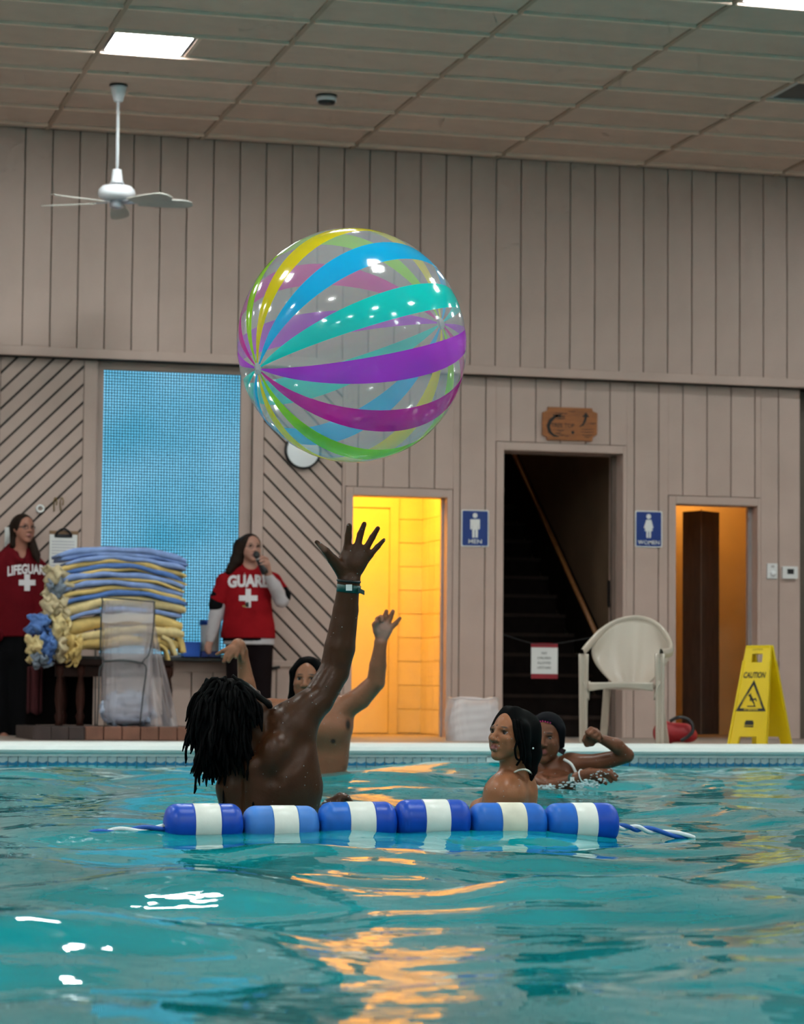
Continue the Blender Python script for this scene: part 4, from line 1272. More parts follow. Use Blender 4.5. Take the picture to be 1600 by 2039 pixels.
for i, (a, c_, d_, f_, ck, yo, lb) in enumerate((
    (88, 1128, 142, 1185, 'c', .06, 'beige crumpled towel end just left of the blue towels'),
    (92, 1150, 128, 1205, 'g', .05, 'grey blue crumpled towel end below the beige one'),
    (84, 1186, 134, 1240, 'c', .03, 'beige crumpled towel end at mid height of the pile'),
    (56, 1222, 104, 1272, 'd', .0, 'deep blue crumpled towel bulging out at the left'),
    (96, 1226, 140, 1290, 'p', .01, 'pale yellow crumpled towel beside the deep blue one'),
    (52, 1268, 84, 1312, 'p', -.02, 'yellow towel corner hanging lowest at the far left'),
    (76, 1262, 112, 1318, 'd', -.03, 'blue towel hanging between two yellow corners'),
    (104, 1272, 136, 1316, 'c', -.03, 'mottled beige towel hanging under the table edge'),
    (132, 1268, 158, 1322, 'y', -.035, 'yellow towel corner hanging beside the dark table leg'),
    (62, 1300, 100, 1328, 'g', -.01, 'grey blue towel scrap at the bottom of the crumpled pile'))):
    tag(crumple(a, c_, d_, f_, ck, 100+i, yo).build('crumpled_towel', cloth(ck), None, True), lb, 'towel', 'crumpled towels at the left')
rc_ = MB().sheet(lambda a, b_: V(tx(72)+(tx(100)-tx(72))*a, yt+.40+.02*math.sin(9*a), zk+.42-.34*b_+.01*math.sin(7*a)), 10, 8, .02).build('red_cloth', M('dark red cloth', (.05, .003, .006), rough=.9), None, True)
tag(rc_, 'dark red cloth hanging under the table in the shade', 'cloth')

# wire stand and clear bag
yw_ = 18.72
W_ = lambda u, v, o=0.: onY(u, v, yw_+o)
m_wire = M('grey painted wire', (.06, .065, .07), rough=.4, metal=.4)
ws_ = empty('wire_bag_stand', (W_(248, 1445)[0], yw_, zk), 'dark wire stand holding the clear plastic bag open', 'stand')
fr1 = [W_(193, 1447), W_(196, 1400), W_(198, 1335), W_(206, 1322), W_(207, 1314), W_(200, 1302), W_(201, 1245), W_(204, 1196), W_(209, 1190), W_(300, 1198), W_(307, 1203), W_(306, 1245), W_(297, 1300), W_(287, 1313), W_(285, 1321), W_(291, 1333), W_(284, 1390), W_(278, 1447)]
MB().tube(smooth_path(fr1, 4), .0055, 6).build('front_frame', m_wire, ws_, True)
fr2 = [W_(189, 1447, .34), W_(190, 1330, .34), W_(190, 1255, .34), W_(192, 1225, .34), W_(290, 1232, .34), W_(289, 1300, .34), W_(280, 1447, .34)]
MB().tube(smooth_path(fr2, 4), .0055, 6).build('rear_frame', m_wire, ws_, True)
MB().tube(smooth_path([W_(207, 1317), W_(245, 1315, -.02), W_(286, 1321)], 6), .009, 6).build('waist_bar', m_wire, ws_, True)
film = FILM('clear bag film', (.72, .66, .70), .46, .2)
bag = empty('clear_plastic_bag', (W_(250, 1445)[0], yw_+.15, zk), 'clear plastic bag of used towels on the wire stand', 'plastic bag')
def bagf(a, b_):
    v = 1196+(1446-1196)*b_
    l = 205-3*b_; r = 306-6*b_
    th_ = 2*math.pi*a
    cx, hw = (l+r)/2, (r-l)/2
    k = 1 if b_ < .9 else math.sqrt(max(.02, 1-((b_-.9)/.1)**2))
    cu_, su = math.cos(th_), math.sin(th_)
    sq_ = lambda t: math.copysign(abs(t)**.6, t)
    wr_ = 1+.02*math.sin(17*th_+4*b_)+.015*math.sin(31*th_-9*b_)+.012*math.sin(40*b_+3*th_)
    p = W_(cx+hw*k*sq_(cu_)*wr_*.97, v, .17)
    return p+V(0, .15*k*sq_(su)*wr_, 0)
MB().sheet(bagf, 72, 40).build('bag_body', film, bag, True)
def tail(a, b_):
    v = 1225+(1448-1225)*b_
    l = 296-6*b_; r = 304+52*b_**.9
    p = W_(l+(r-l)*a, v+8*a*b_, .1)
    return p+V(0, .03*math.sin(7*a+3*b_)+.02*math.sin(15*a-6*b_)-.03*math.sin(math.pi*a), 0)
MB().sheet(tail, 24, 30).build('bag_tail', film, bag, True)
MB().sheet(lambda a, b_: W_(203+102*a, 1221+18*b_+2*math.sin(9*a), -.012-.004*math.sin(11*a)), 20, 4).build('bag_cuff', FILM('doubled film', (.78, .76, .8), .55, .2), bag, True)
m_ut = M('pale blue used towel', (.42, .48, .62), rough=.95, var=.2, scale=16, bump=.5, bscale=180)
for i, (u, v, ru, rv, lb) in enumerate(((228, 1412, 27, 32, 'crumpled pale towel at the left in the clear bag'), (262, 1400, 30, 24, 'crumpled pale towel lying uppermost in the clear bag'), (284, 1424, 24, 22, 'crumpled pale blue towel at the right in the clear bag'), (248, 1432, 36, 14, 'crumpled pale towel at the bottom of the clear bag'))):
    r_ = np.random.default_rng(40+i); ph = r_.uniform(0, 6.28, 8); cc = W_(u, v, .17)
    def lump(a, b_):
        t, f_ = 2*math.pi*a, math.pi*b_
        d = V(math.cos(t)*math.sin(f_), math.sin(t)*math.sin(f_), math.cos(f_))
        k = 1+.12*math.sin(5*d[0]*2+ph[0]+3*d[2])+.10*math.sin(9*d[2]+ph[1]+4*d[1])+.08*math.sin(14*d[0]-7*d[1]+ph[2])
        return cc+V(d[0]*ru*sB, d[1]*.10, d[2]*rv*sB)*k
    tag(MB().sheet(lump, 36, 22).build('used_towel', m_ut, None, True), lb, 'towel', 'used towels in the bag')

# ================================================================== BIN, CHAIR, BAG, CAUTION SIGN
yc_ = 18.9
bxc = onY(954, 1430, yc_)
e = empty('bin_with_liner', (bxc[0], yc_, 0), 'white bin liner bag standing on the deck beside the yellow doorway', 'bin')
zt2 = onY(954, 1391, yc_)[2]
def binf(a, b_):
    t = 2*math.pi*a; z = zt2*(1-b_)
    hw = .172+.008*b_+.02*math.sin(math.pi*b_)
    k = 1+.012*math.sin(9*t+5*b_)+.012*math.sin(23*t-7*b_)+.008*math.sin(30*b_+4*t)
    s4 = lambda q: math.copysign(abs(q)**.55, q)
    return V(bxc[0]-.012*b_+hw*s4(math.cos(t))*k, yc_+.17+.15*s4(math.sin(t))*k, z+.006*math.sin(5*t)*(1-b_))
MB().sheet(binf, 64, 30).build('liner', FILM('milky liner film', (.88, .82, .84), .95, .35), e, True)
MB().box((bxc[0]-.14, yc_+.05, .005), (bxc[0]+.14, yc_+.29, zt2-.02)).build('bin_body', M('pale bin plastic', (.6, .58, .58), rough=.5), e)
MB().tube([binf(a, .0) for a in np.linspace(0, 1, 41)], .007, 6).build('liner_rim', FILM('milky liner film', (.76, .70, .72), .88), e, True)

# monobloc chair
m_pl = M('cream moulded plastic', (.47, .385, .315), rough=.28, var=.04, scale=3, coat=.15)
cb = onZ(1233, 1470, 0) if False else None
g0 = px(1235, 1484, 16.7); g0[2] = 0
cr_, cbk = camdir(1, 0, .26), -camdir(-.26, 0, 1)
def ch(x, y, z): return g0+cr_*x+cbk*y+V(0, 0, z)
chair = empty('plastic_armchair', g0+cbk*.25, 'cream moulded plastic armchair beside the dark stairway', 'chair')
MB().sheet(lambda a, b_: ch((a-.5)*2*(.205-.03*b_), .0+.43*b_, .425-.03*b_-.018*math.sin(math.pi*a)*math.sin(math.pi*b_)), 12, 12, .012).build('seat', m_pl, chair, True)
MB().sheet(lambda a, b_: ch((a-.5)*2*.205, -.006+.012*b_, .432-(.055-.022*math.sin(math.pi*a))*b_), 16, 4, .012).build('seat_apron', m_pl, chair, True)
def backf(a, b_):
    s = 2*a-1; t = b_
    hw = .105+.15*math.sin(min(1, t*1.1)*math.pi/2)
    top = .845-.19*abs(s)**2.4
    z = .415+(top-.415)*t
    y = .43+.10*t-.16*s*s*(.25+.75*t)
    return ch(s*hw, y, z)
MB().sheet(backf, 30, 24, .009).build('backrest', m_pl, chair, True)
rim = [ch(-.255, .02, .615), ch(-.275, .14, .62), ch(-.285, .24, .635), ch(-.265, .34, .68), ch(-.20, .44, .765), ch(-.11, .51, .825), ch(0, .535, .848), ch(.11, .51, .825), ch(.20, .44, .765), ch(.265, .34, .68), ch(.285, .24, .635), ch(.275, .14, .62), ch(.255, .02, .615)]
RP = smooth_path(rim, 6); nR = len(RP)
def rimf(a, b_):
    i = min(nR-1, int(round(a*(nR-1)))); s = abs(2*a-1)
    w_ = .030; t_ = 2*math.pi*b_
    tn = nrm(RP[min(i+1, nR-1)]-RP[max(i-1, 0)]); out = nrm(RP[i]-ch(0, .15, .6)); out = nrm(out-tn*np.dot(out, tn)); o2 = np.cross(tn, out)
    return RP[i]+out*math.cos(t_)*.014+o2*math.sin(t_)*w_
MB().sheet(rimf, nR-1, 12).build('arm_rim', m_pl, chair, True)
for sx in (-1, 1):
    MB().sheet(lambda a, b_: ch(sx*(.245-.0*b_+.028*(a-.5)*(1-.3*b_)*2), .02+.03*b_*0+.0, .615-.61*b_)+cbk*(.02*math.sin(math.pi*a)), 6, 12, .014).build('leg', m_pl, chair, True)
    MB().sheet(lambda a, b_: ch(sx*(.165+.045*b_)+.024*(a-.5)*2, .44+.09*b_, .415*(1-b_)), 6, 10, .014).build('leg', m_pl, chair, True)
    MB().sheet(lambda a, b_: ch(sx*(.245-.035*b_), .02+.05*a, .44-.12*b_*(1-a)), 4, 4, .012).build('gusset', m_pl, chair, True)

# red bag with black strap
gb = px(1346, 1476, 17.6); gb[2] = 0
rx, ry = camdir(1, 0, 0), -camdir(0, 0, 1)
rb = empty('red_bag', gb, 'red bag with a black strap lying on the deck by the right doorway', 'bag')
B_ = Sdf()
sc = 17.6/FPX
def rbp(u, v, y=0): p = px(u, v, 17.6); return V(p[0], p[1], p[2])+ry*y
B_.cone(rbp(1322, 1458), 20*sc, rbp(1362, 1459), 19*sc, .02); B_.ell(rbp(1322, 1460), (22*sc, 24*sc, 24*sc), None, .02)
B_.ell(rbp(1372, 1464), (16*sc, 18*sc, 14*sc), None, .02); B_.cut((0, 0, .004), (0, 0, -1))
B_.build('body', .006, (.34, .006, .012), VC('red nylon', rough=.5, bump=.2), rb)
MB().tube(smooth_path([rbp(1332, 1436, -.05), rbp(1345, 1429, -.06), rbp(1362, 1430, -.06), rbp(1374, 1440, -.075), rbp(1376, 1455, -.085), rbp(1366, 1466, -.09), rbp(1352, 1475, -.09)], 5), .012, 8).build('shoulder_strap', m_black, rb, True)
MB().tube([rbp(1311, 1458, -.085), rbp(1318, 1468, -.09), rbp(1328, 1479, -.09)], .009, 8).build('red_strap', M('bright red strap', (.5, .01, .03), rough=.5), rb, True)
MB().sphere(rbp(1310, 1458, -.086), .012, 10, 8).build('buckle', m_offw, rb, True)

# caution sign
m_yel = M('yellow sign plastic', (.76, .53, .0), rough=.38, var=.05, scale=4)
g1 = px(1512, 1481, 17.85); g1[2] = 0
th_ = math.radians(40)
hx = camdir(math.cos(th_), 0, math.sin(th_))      # along the hinge, to the right and nearer
hy = -camdir(-math.sin(th_), 0, math.cos(th_))    # towards the rear leaf
HS = .66
cs = empty('caution_sign', g1, 'yellow folding CAUTION wet floor sign on the deck', 'sign')
def leaf_pt(side, x, z, o=0.):
    y = .15*(1-z/HS)+.008
    nrm_ = nrm(hy*(1)*HS*0+hy*1.0+V(0, 0, .15/HS))
    return g1+hx*x*1.04+hy*side*y+V(0, 0, z*1.055)+nrm(hy*side+V(0, 0, .15/HS))*o
def wid(z): return .150-.055*(z/HS)
for side, nm in ((-1, 'front_leaf'), (1, 'rear_leaf')):
    n = -1 if side < 0 else 1
    P = lambda x, z: leaf_pt(side, x, z)
    zz = HS
    # outline with legs and hand hole, built from quads
    quads = [[(-wid(0), 0), (-.075, 0), (-.065, .075), (-wid(.075), .075)], [(.075, 0), (wid(0), 0), (wid(.075), .075), (.065, .075)],
             [(-wid(.075), .075), (wid(.075), .075), (wid(.55), .55), (-wid(.55), .55)],
             [(-wid(.55), .55), (-.042, .55), (-.042, .605), (-.098, .605)], [(.042, .55), (wid(.55), .55), (.098, .605), (.042, .605)],
             [(-.098, .605), (.098, .605), (.094, .655), (-.094, .655)]]
    mbq = MB()
    for q in quads: mbq.prism([leaf_pt(side, x, z, .010) for x, z in (q if side < 0 else q[::-1])], leaf_pt(side, 0, 0, -.008)-leaf_pt(side, 0, 0, .010))
    for sx in (-1, 1):   # raised side ribs
        mbq.prism([leaf_pt(side, sx*(wid(z)-w_), z, .016) for z, w_ in ((.0, 0), (.0, .014), (.56, .014), (.56, 0))], leaf_pt(side, 0, 0, 0)-leaf_pt(side, 0, 0, .016))
    leafo = mbq.build(nm, m_yel, cs)
    if side < 0: front = leafo
MB().obox(g1+V(0, 0, .688), hx, hy, V(0, 0, 1), .094, .022, .010).build('hinge', m_yel, cs)
m_bk = M('black sign print', (.012, .012, .010), rough=.5)
O = .0125
ezl = nrm(leaf_pt(-1, 0, .4)-leaf_pt(-1, 0, .2))
text_on('lettering', 'CAUTION', leaf_pt(-1, 0, .468, O), hx, ezl, .042, m_bk, front, width=.175, bold=.025, shear=.2)
def tri(zc, s, w_):
    pts = [(0, s*.62), (-s*.56, -s*.36), (s*.56, -s*.36)]
    inn = [(x*(1-w_), (y+.0)*(1-w_)) for x, y in pts]
    mbt = MB()
    A = [leaf_pt(-1, x, zc+y, O) for x, y in pts]; Bv = [leaf_pt(-1, x, zc+y, O) for x, y in inn]
    mbt.add(A+Bv, [[i, (i+1) % 3, 3+(i+1) % 3, 3+i] for i in range(3)]); return mbt
tri(.31, .205, .25).build('warning_triangle', m_bk, front)
fig = MB()
def lf(x, z): return leaf_pt(-1, x, z, O)
def bar(a, b_, w_):
    a, b_ = np.array(a), np.array(b_); t = (b_-a)/np.linalg.norm(b_-a); n = np.array([-t[1], t[0]])*w_/2
    fig.add([lf(*(a-n)), lf(*(b_-n)), lf(*(b_+n)), lf(*(a+n))], [[0, 1, 2, 3]])
for a, b_, w_ in (((-.014, .335), (.006, .305), .016), ((.006, .305), (.028, .318), .010), ((.028, .318), (.036, .30), .008), ((.004, .306), (.022, .285), .010), ((.022, .285), (.024, .272), .008), ((-.014, .332), (-.012, .352), .006), ((-.012, .325), (-.010, .300), .007), ((-.03, .268), (.036, .268), .007)):
    bar(a, b_, w_)
fig.add([lf(-.022+.008*math.cos(t), .338+.008*math.sin(t)) for t in np.linspace(0, 6.28, 12, endpoint=False)], [list(range(12))])
fig.build('falling_figure', m_bk, front)
text_on('lettering', 'ATTENTION', leaf_pt(-1, 0, .2475, O+.001), hx, ezl, .015, m_yel, front, width=.11, bold=.03)
lg = MB(); lg.add([lf(x, z) for x, z in ((-.034, .148), (.034, .148), (.034, .165), (.026, .178), (-.026, .178), (-.034, .165))], [list(range(6))])
lg.add([lf(x, z) for x, z in ((-.034, .136), (.034, .136), (.034, .143), (-.034, .143))], [list(range(4))]); lg.build('maker_mark', m_bk, front)
text_on('lettering', 'CAUTION', leaf_pt(-1, 0, .632, O), hx, ezl, .012, M('brown moulded print', (.2, .12, .0), rough=.5), front, width=.08, bold=.01)
text_on('lettering', 'ATTENTION', leaf_pt(-1, -.052, .318, O+.0012), nrm(hx*.5+ezl*.85), nrm(ezl*.5-hx*.85), .010, m_yel, front, width=.07, bold=.02)
text_on('lettering', 'CUIDADO', leaf_pt(-1, .052, .318, O+.0012), nrm(hx*.5-ezl*.85), nrm(ezl*.5+hx*.85), .010, m_yel, front, width=.06, bold=.02)

# ================================================================== PEOPLE
WT = V(0, 0, 1)
TOW = -nrm(V(CF[0], CF[1], 0))     # towards the camera, level
m_skin = VC('wet skin', rough=.34, spec=.22, bump=.22, bscale=70)
m_skin2 = VC('dry skin', rough=.5, spec=.4, bump=.05)
m_hair = M('black hair', (.002, .0018, .002), rough=.7, var=.3, scale=40, spec=.05)
m_hairb = M('dark brown hair', (.016, .008, .005), rough=.6, var=.35, scale=30, spec=.15)

def fingers(B, P, s, data, k=.004):
    """each entry: pixel points with depth offsets and pixel radii"""
    for pts, rad in data:
        B.chain([P(*q) for q in pts], [r*s for r in rad], k)

def water_cut(B, z=WZ-.13): B.cut((0, 0, z), (0, 0, -1))

# ---------------------------------------------------------------- 1 the player in front
P, s = P_(8.72)
man = empty('person', V(*P(560, 1640)[:2], WZ-.12), 'dreadlocked swimmer seen from behind stretching one arm up to the ball', 'person')
B = Sdf()
SK = (.054, .0185, .0075)
# trunk, back turned to the camera
sqb = (TOW, .72)
B.cone(P(560, 1500, .02), 62*s, P(548, 1600, .02), 80*s, .03, sqb)
B.cone(P(548, 1600, .02), 80*s, P(548, 1700, .02), 84*s, .03, sqb)
B.cone(P(520, 1472, .03), 46*s, P(572, 1462, .03), 40*s, .04, sqb)
B.ell(P(570, 1540, -.035), (46*s, 40*s, 70*s), None, .08)     # back muscle on the raised side
B.cone(P(574, 1478, .02), 36*s, P(602, 1565, .03), 34*s, .05)
B.cone(P(505, 1530, -.08), 20*s, P(515, 1640, -.06), 26*s, .05)
B.cone(P(612, 1470, -.085), 9*s, P(572, 1512, -.105), 7*s, .05, None, True); B.cone(P(572, 1512, -.105), 7*s, P(545, 1545, -.11), 5*s, .05, None, True)   # fold under the shoulder blade
B.cone(P(512, 1500, -.125), 8*s, P(520, 1620, -.14), 9*s, .06, None, True)    # line of the spine
B.ell(P(548, 1500, -.075), (22*s, 14*s, 30*s), np.stack([CR, TOW, WT]), .05)
# neck
B.cone(P(520, 1465, .02), 34*s, P(490, 1430, .02), 36*s, .03)
# raised right arm
B.ell(P(582, 1442, .02), (42*s, 42*s, 42*s), None, .05)
B.cone(P(580, 1442, .02), 41*s, P(632, 1394, .06), 32*s, .03)
B.cone(P(632, 1394, .06), 32*s, P(665, 1338, .10), 30*s, .006)
B.cone(P(665, 1338, .10), 30*s, P(676, 1290, .11), 31*s, .006)
B.cone(P(676, 1290, .11), 31*s, P(688, 1215, .12), 25.5*s, .006)
B.ell(P(612, 1408, .02), (26*s, 24*s, 30*s), None, .03)
B.cone(P(688, 1215, .12), 25.5*s, P(694, 1160, .12), 21.5*s, .006)
# back of the hand
B.cone(P(694, 1160, .12), 20*s, P(698, 1128, .12), 25*s, .012, (TOW, .55))
B.cone(P(685, 1122, .12), 15*s, P(692, 1094, .125), 10*s, .014, (TOW, .7))
B.cone(P(699, 1122, .12), 15*s, P(711, 1090, .125), 9.5*s, .014, (TOW, .7))
B.cone(P(708, 1124, .12), 14*s, P(726, 1096, .125), 9*s, .014, (TOW, .7))
B.cone(P(712, 1128, .12), 12*s, P(735, 1106, .125), 8*s, .012, (TOW, .7))
B.cone(P(680, 1136, .11), 14*s, P(662, 1114, .09), 11*s, .012, (TOW, .8))
fingers(B, P, s, [
    ([(691, 1092, .125), (693, 1068, .125), (695, 1047, .12)], [8, 7.2, 6.0]),
    ([(711, 1090, .125), (717, 1064, .13), (725, 1043, .125)], [7.6, 6.8, 5.2]),
    ([(727, 1095, .125), (741, 1070, .13), (752, 1052, .125)], [7.2, 6.4, 5.0]),
    ([(736, 1106, .125), (751, 1089, .13), (764, 1075, .125)], [6.4, 5.6, 4.2]),
    ([(662, 1114, .09), (649, 1097, .075), (630, 1079, .065)], [10, 7.8, 4.6])])
for u, v in ((695, 1046), (725, 1042), (752, 1051), (764, 1074)):
    B.dab(P(u, v, .10), 5.5*s, (.20, .10, .075), None, .4)
B.dab(P(640, 1090, .06), (14*s, 14*s, 14*s), (.19, .085, .06), None, .5)
B.dab(P(676, 1326, .07), 14*s, (.028, .012, .009), None, .6)     # elbow crease, its shade painted into the skin colour
# lowered left arm
B.cone(P(478, 1492, .0), 34*s, P(462, 1570, -.02), 30*s, .025)
B.cone(P(462, 1570, -.02), 30*s, P(470, 1660, -.02), 27*s, .02)
# right forearm's partner: hand skimming the water at his side
B.cone(P(600, 1650, .12), 20*s, P(655, 1608, .16), 14*s, .02)
B.cone(P(655, 1604, .16), 14*s, P(676, 1592, .17), 12*s, .012)
fingers(B, P, s, [([(676, 1592, .17), (690, 1588, .17), (700, 1597, .165)], [7.5, 6, 4.6]), ([(674, 1590, .18), (686, 1584, .185), (694, 1588, .185)], [7, 5.6, 4.6]),
                  ([(670, 1600, .15), (680, 1606, .15), (688, 1614, .15)], [7, 5.8, 4.6]), ([(668, 1588, .19), (678, 1582, .195), (686, 1585, .2)], [6.4, 5, 4.2]), ([(660, 1602, .14), (666, 1612, .135), (672, 1620, .13)], [7, 6, 5])])
hd = Head(P(480, 1416, .02), .232, camdir(.74, .52, -.43), camdir(-.55, .80, .10))
hd.add(B, (.12, .045, .04), (.008, .005, .004), False)
water_cut(B)
B.build('body', .0045, SK, m_skin, man)
hd.eyes(man)
# dreadlocks: scalp cap and hanging locks
hs = Sdf(); hs.ell(hd.p(0, .14, -.10), np.array((.36, .40, .43))*hd.H, hd.ax, .01)
hs.cut(hd.p(0, .05, .24), hd.z*.9-hd.y*.30, .01); hs.cut(hd.p(0, -.42, -.1), -hd.y, .01)
vs, fs = hs.mesh(.008); mk('hair_cap', vs, fs, m_hair, man, True)
lk = MB(); r_ = np.random.default_rng(3)
hc = hd.p(0, .13, -.10); hr = .40*hd.H
cnt = 0
while cnt < 460:
    d = nrm(r_.normal(size=3)); l = np.array([d@hd.x, d@hd.y, d@hd.z])
    if l[2] > .50-.2*l[1] or (l[1] < -.72) or (l[1] < -.3 and l[2] > .1): continue
    cnt += 1
    p = hc+(hd.x*l[0]*.35+hd.y*l[1]*.39+hd.z*l[2]*.42)*hd.H; path = [p-d*.012]
    vel = d*1.0; L = r_.uniform(.09, .17)*(1.2 if l[2] < -.1 else .75)*(1.55 if r_.random() < .05 else 1); stp = .016; n = int(L/stp)
    jit = r_.normal(size=3)*.22
    for j in range(n):
        vel = nrm(vel*.60+V(0, 0, -1)*.52+jit*.22+r_.normal(size=3)*.14)
        q = path[-1]+vel*stp
        e_ = q-hc; le = np.array([e_@hd.x/.37, e_@hd.y/.41, e_@hd.z/.44])/hd.H; ln = np.linalg.norm(le)
        if ln < 1.08:
            q = hc+e_*(1.08+.05*r_.random())/ln; vel = nrm(q-path[-1])
        if q[2] < WZ+.02: break
        path.append(q)
    if len(path) < 4: continue
    r0 = r_.uniform(.0042, .0068)
    rr = [r0*(1+.18*math.sin(i*1.7+cnt))*(1 if i < len(path)*.75 else .75) for i in range(len(path))]; rr[-1] *= .5
    lk.tube(path, rr, 5)
o = lk.build('dreadlocks', m_hair, man, True); o['kind'] = 'stuff'
# dark eyewear across the far side of the face
MB().tube(smooth_path([P(462, 1345, -.01), P(486, 1364, -.005), P(512, 1385, -.005), P(530, 1400, .0), P(541, 1409, .005)], 5), [3.5*s]*3+[6.5*s]*15+[6*s, 5*s, 3*s], 8).build('sunglasses', M('matt black frame', (.004, .004, .004), rough=.7, spec=.1), man, True)
# wrist band and hair tie
def band(c, ax, r, h, sqn, name, mat, parent, th=.0022):
    ex, ey, ez = frame(ax)
    def fn(a, b_):
        t = 2*math.pi*a; d = ex*math.cos(t)+ey*math.sin(t); d = d-sqn*np.dot(d, sqn)*.02
        return c+d*r+ez*(b_-.5)*h
    return MB().sheet(fn, 32, 2, th).build(name, mat, parent, True)
axw = P(694, 1160, .12)-P(690, 1205, .12)
m_green = M('dark green wristband', (.004, .06, .055), rough=.4, var=.1)
wb = empty('wristband', P(694, 1178, .12), 'dark green wristband with a white square on the raised wrist', 'wristband')
band(P(694, 1172, .12), axw, 24*s, 15*s, TOW, 'strap', m_green, wb)
cw = P(695, 1171, .12)+TOW*(24.5*s*.98+.002)
MB().obox(cw, CR, CU, TOW, 6.2*s, 6.2*s, .0015).build('white_square', m_swhite, wb)
MB().sheet(lambda a, b_: P(712+13*a, 1170+6*a+9*b_, .12-.035*(1-a)), 4, 2, .002).build('strap_tail', m_green, wb)
ht = MB().tube([P(694, 1157, .12)+(frame(axw)[0]*math.cos(t)*22.5*s+frame(axw)[1]*math.sin(t)*22.5*s)*1.0 for t in np.linspace(0, 2*math.pi, 25)], .0045, 6).build('hair_tie', m_black, None, True)
tag(ht, 'black hair tie on the raised wrist above the green band', 'hair tie')

# ---------------------------------------------------------------- 2 the man behind with both arms up
P, s = P_(13.3)
SK2 = (.245, .098, .054)
m2 = empty('person', V(*P(640, 1560)[:2], WZ-.12), 'bare chested swimmer behind with both hands raised, half hidden by the arm', 'person')
B = Sdf(); sqb = (TOW, .68)
B.cone(P(634, 1432, .02), 52*s, P(640, 1500, .02), 46*s, .03, sqb)
B.cone(P(640, 1500, .02), 46*s, P(642, 1600, .02), 45*s, .03, sqb)
B.cone(P(600, 1424, .02), 32*s, P(668, 1424, .02), 34*s, .03, sqb)
B.ell(P(658, 1452, -.03), (34*s, 24*s, 24*s), None, .08); B.ell(P(614, 1452, -.03), (32*s, 24*s, 24*s), None, .08)
B.cone(P(676, 1450, .03), 20*s, P(668, 1520, .02), 20*s, .04)
B.cone(P(616, 1412, .03), 22*s, P(614, 1385, .01), 20*s, .02)
AXV = np.stack([CR, TOW, WT])
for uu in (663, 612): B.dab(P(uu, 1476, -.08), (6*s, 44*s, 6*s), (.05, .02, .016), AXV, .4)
# his left arm, at the right
B.ell(P(676, 1414, .02), (27*s, 24*s, 26*s), None, .03)
B.cone(P(676, 1414, .02), 25*s, P(716, 1391, .0), 22*s, .012)
B.cone(P(716, 1391, .0), 22*s, P(748, 1358, -.03), 18*s, .005)
B.cone(P(748, 1358, -.03), 18*s, P(752, 1325, -.04), 17*s, .005)
B.cone(P(752, 1325, -.04), 17*s, P(757, 1283, -.05), 12*s, .005)
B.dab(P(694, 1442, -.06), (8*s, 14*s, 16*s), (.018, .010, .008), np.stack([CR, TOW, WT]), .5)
B.cone(P(758, 1276, -.05), 12*s, P(764, 1252, -.05), 18*s, .012, (TOW, .5))
B.cone(P(754, 1262, -.05), 9*s, P(753, 1246, -.06), 9*s, .008, (TOW, .8))
PALM = (.36, .19, .15)
fingers(B, P, s, [([(762, 1243, -.05), (765, 1230, -.05), (769, 1217, -.055)], [6, 5.2, 4.2]), ([(771, 1243, -.05), (777, 1230, -.05), (782, 1217, -.055)], [6, 5.2, 4.2]),
                  ([(779, 1249, -.05), (788, 1241, -.05), (796, 1231, -.055)], [5.4, 4.8, 3.6]), ([(753, 1244, -.05), (752, 1233, -.07), (758, 1229, -.085), (761, 1236, -.09)], [6, 5.6, 5, 4.6]),
                  ([(749, 1258, -.06), (746, 1244, -.075), (750, 1238, -.085)], [7, 6, 4.6])], .005)
B.dab(P(763, 1256, -.085), (22*s, 24*s, 26*s), PALM, np.stack([CR, TOW, WT]), .4)
# his right arm, at the left, hand hanging from a raised wrist
B.ell(P(586, 1416, .02), (26*s, 24*s, 24*s), None, .03)
B.cone(P(586, 1416, .02), 24*s, P(540, 1412, -.04), 21*s, .02)
B.cone(P(540, 1412, -.04), 20*s, P(504, 1410, -.10), 17*s, .015)
B.cone(P(504, 1410, -.10), 17*s, P(490, 1360, -.11), 16.5*s, .012)
B.cone(P(490, 1360, -.11), 16.5*s, P(482, 1300, -.12), 10.5*s, .012)
B.cone(P(482, 1296, -.12), 11*s, P(474, 1286, -.15), 14*s, .012)
B.cone(P(474, 1287, -.15), 14*s, P(462, 1296, -.18), 13*s, .01, (TOW, .7))
fingers(B, P, s, [([(456, 1290, -.18), (445, 1296, -.19), (431, 1303, -.195)], [5, 4.4, 3.4]), ([(458, 1296, -.19), (450, 1306, -.20), (445, 1318, -.205)], [5.2, 4.8, 3.8]),
                  ([(465, 1298, -.19), (459, 1308, -.20), (455, 1317, -.205)], [5.2, 4.8, 3.8]), ([(473, 1296, -.18), (471, 1304, -.19), (469, 1309, -.195)], [5.2, 4.6, 3.8]),
                  ([(480, 1290, -.16), (482, 1303, -.17), (484, 1316, -.17)], [5.6, 5, 3.8])], .004)
hd = Head(P(612, 1355, .0), .232, camdir(-.10, .05, 1), camdir(.02, 1, .0))
hd.add(B, (.20, .075, .065), (.02, .012, .010), False)
water_cut(B)
B.build('body', .0055, SK2, m_skin, m2); hd.eyes(m2, camdir(.1, .1, 1))
hs = Sdf(); hs.ell(hd.p(0, .15, -.08), np.array((.365, .385, .44))*hd.H, hd.ax, .01)
hs.cut(hd.p(0, .30, .22), hd.z*1-hd.y*.10, .006); 
for sx in (-1, 1): hs.cone(hd.p(sx*.31, .15, .10), .075*hd.H, hd.p(sx*.34, -.42, -.02), .07*hd.H, .02); hs.cone(hd.p(sx*.12, .40, .18), .09*hd.H, hd.p(sx*.31, .18, .16), .07*hd.H, .02)
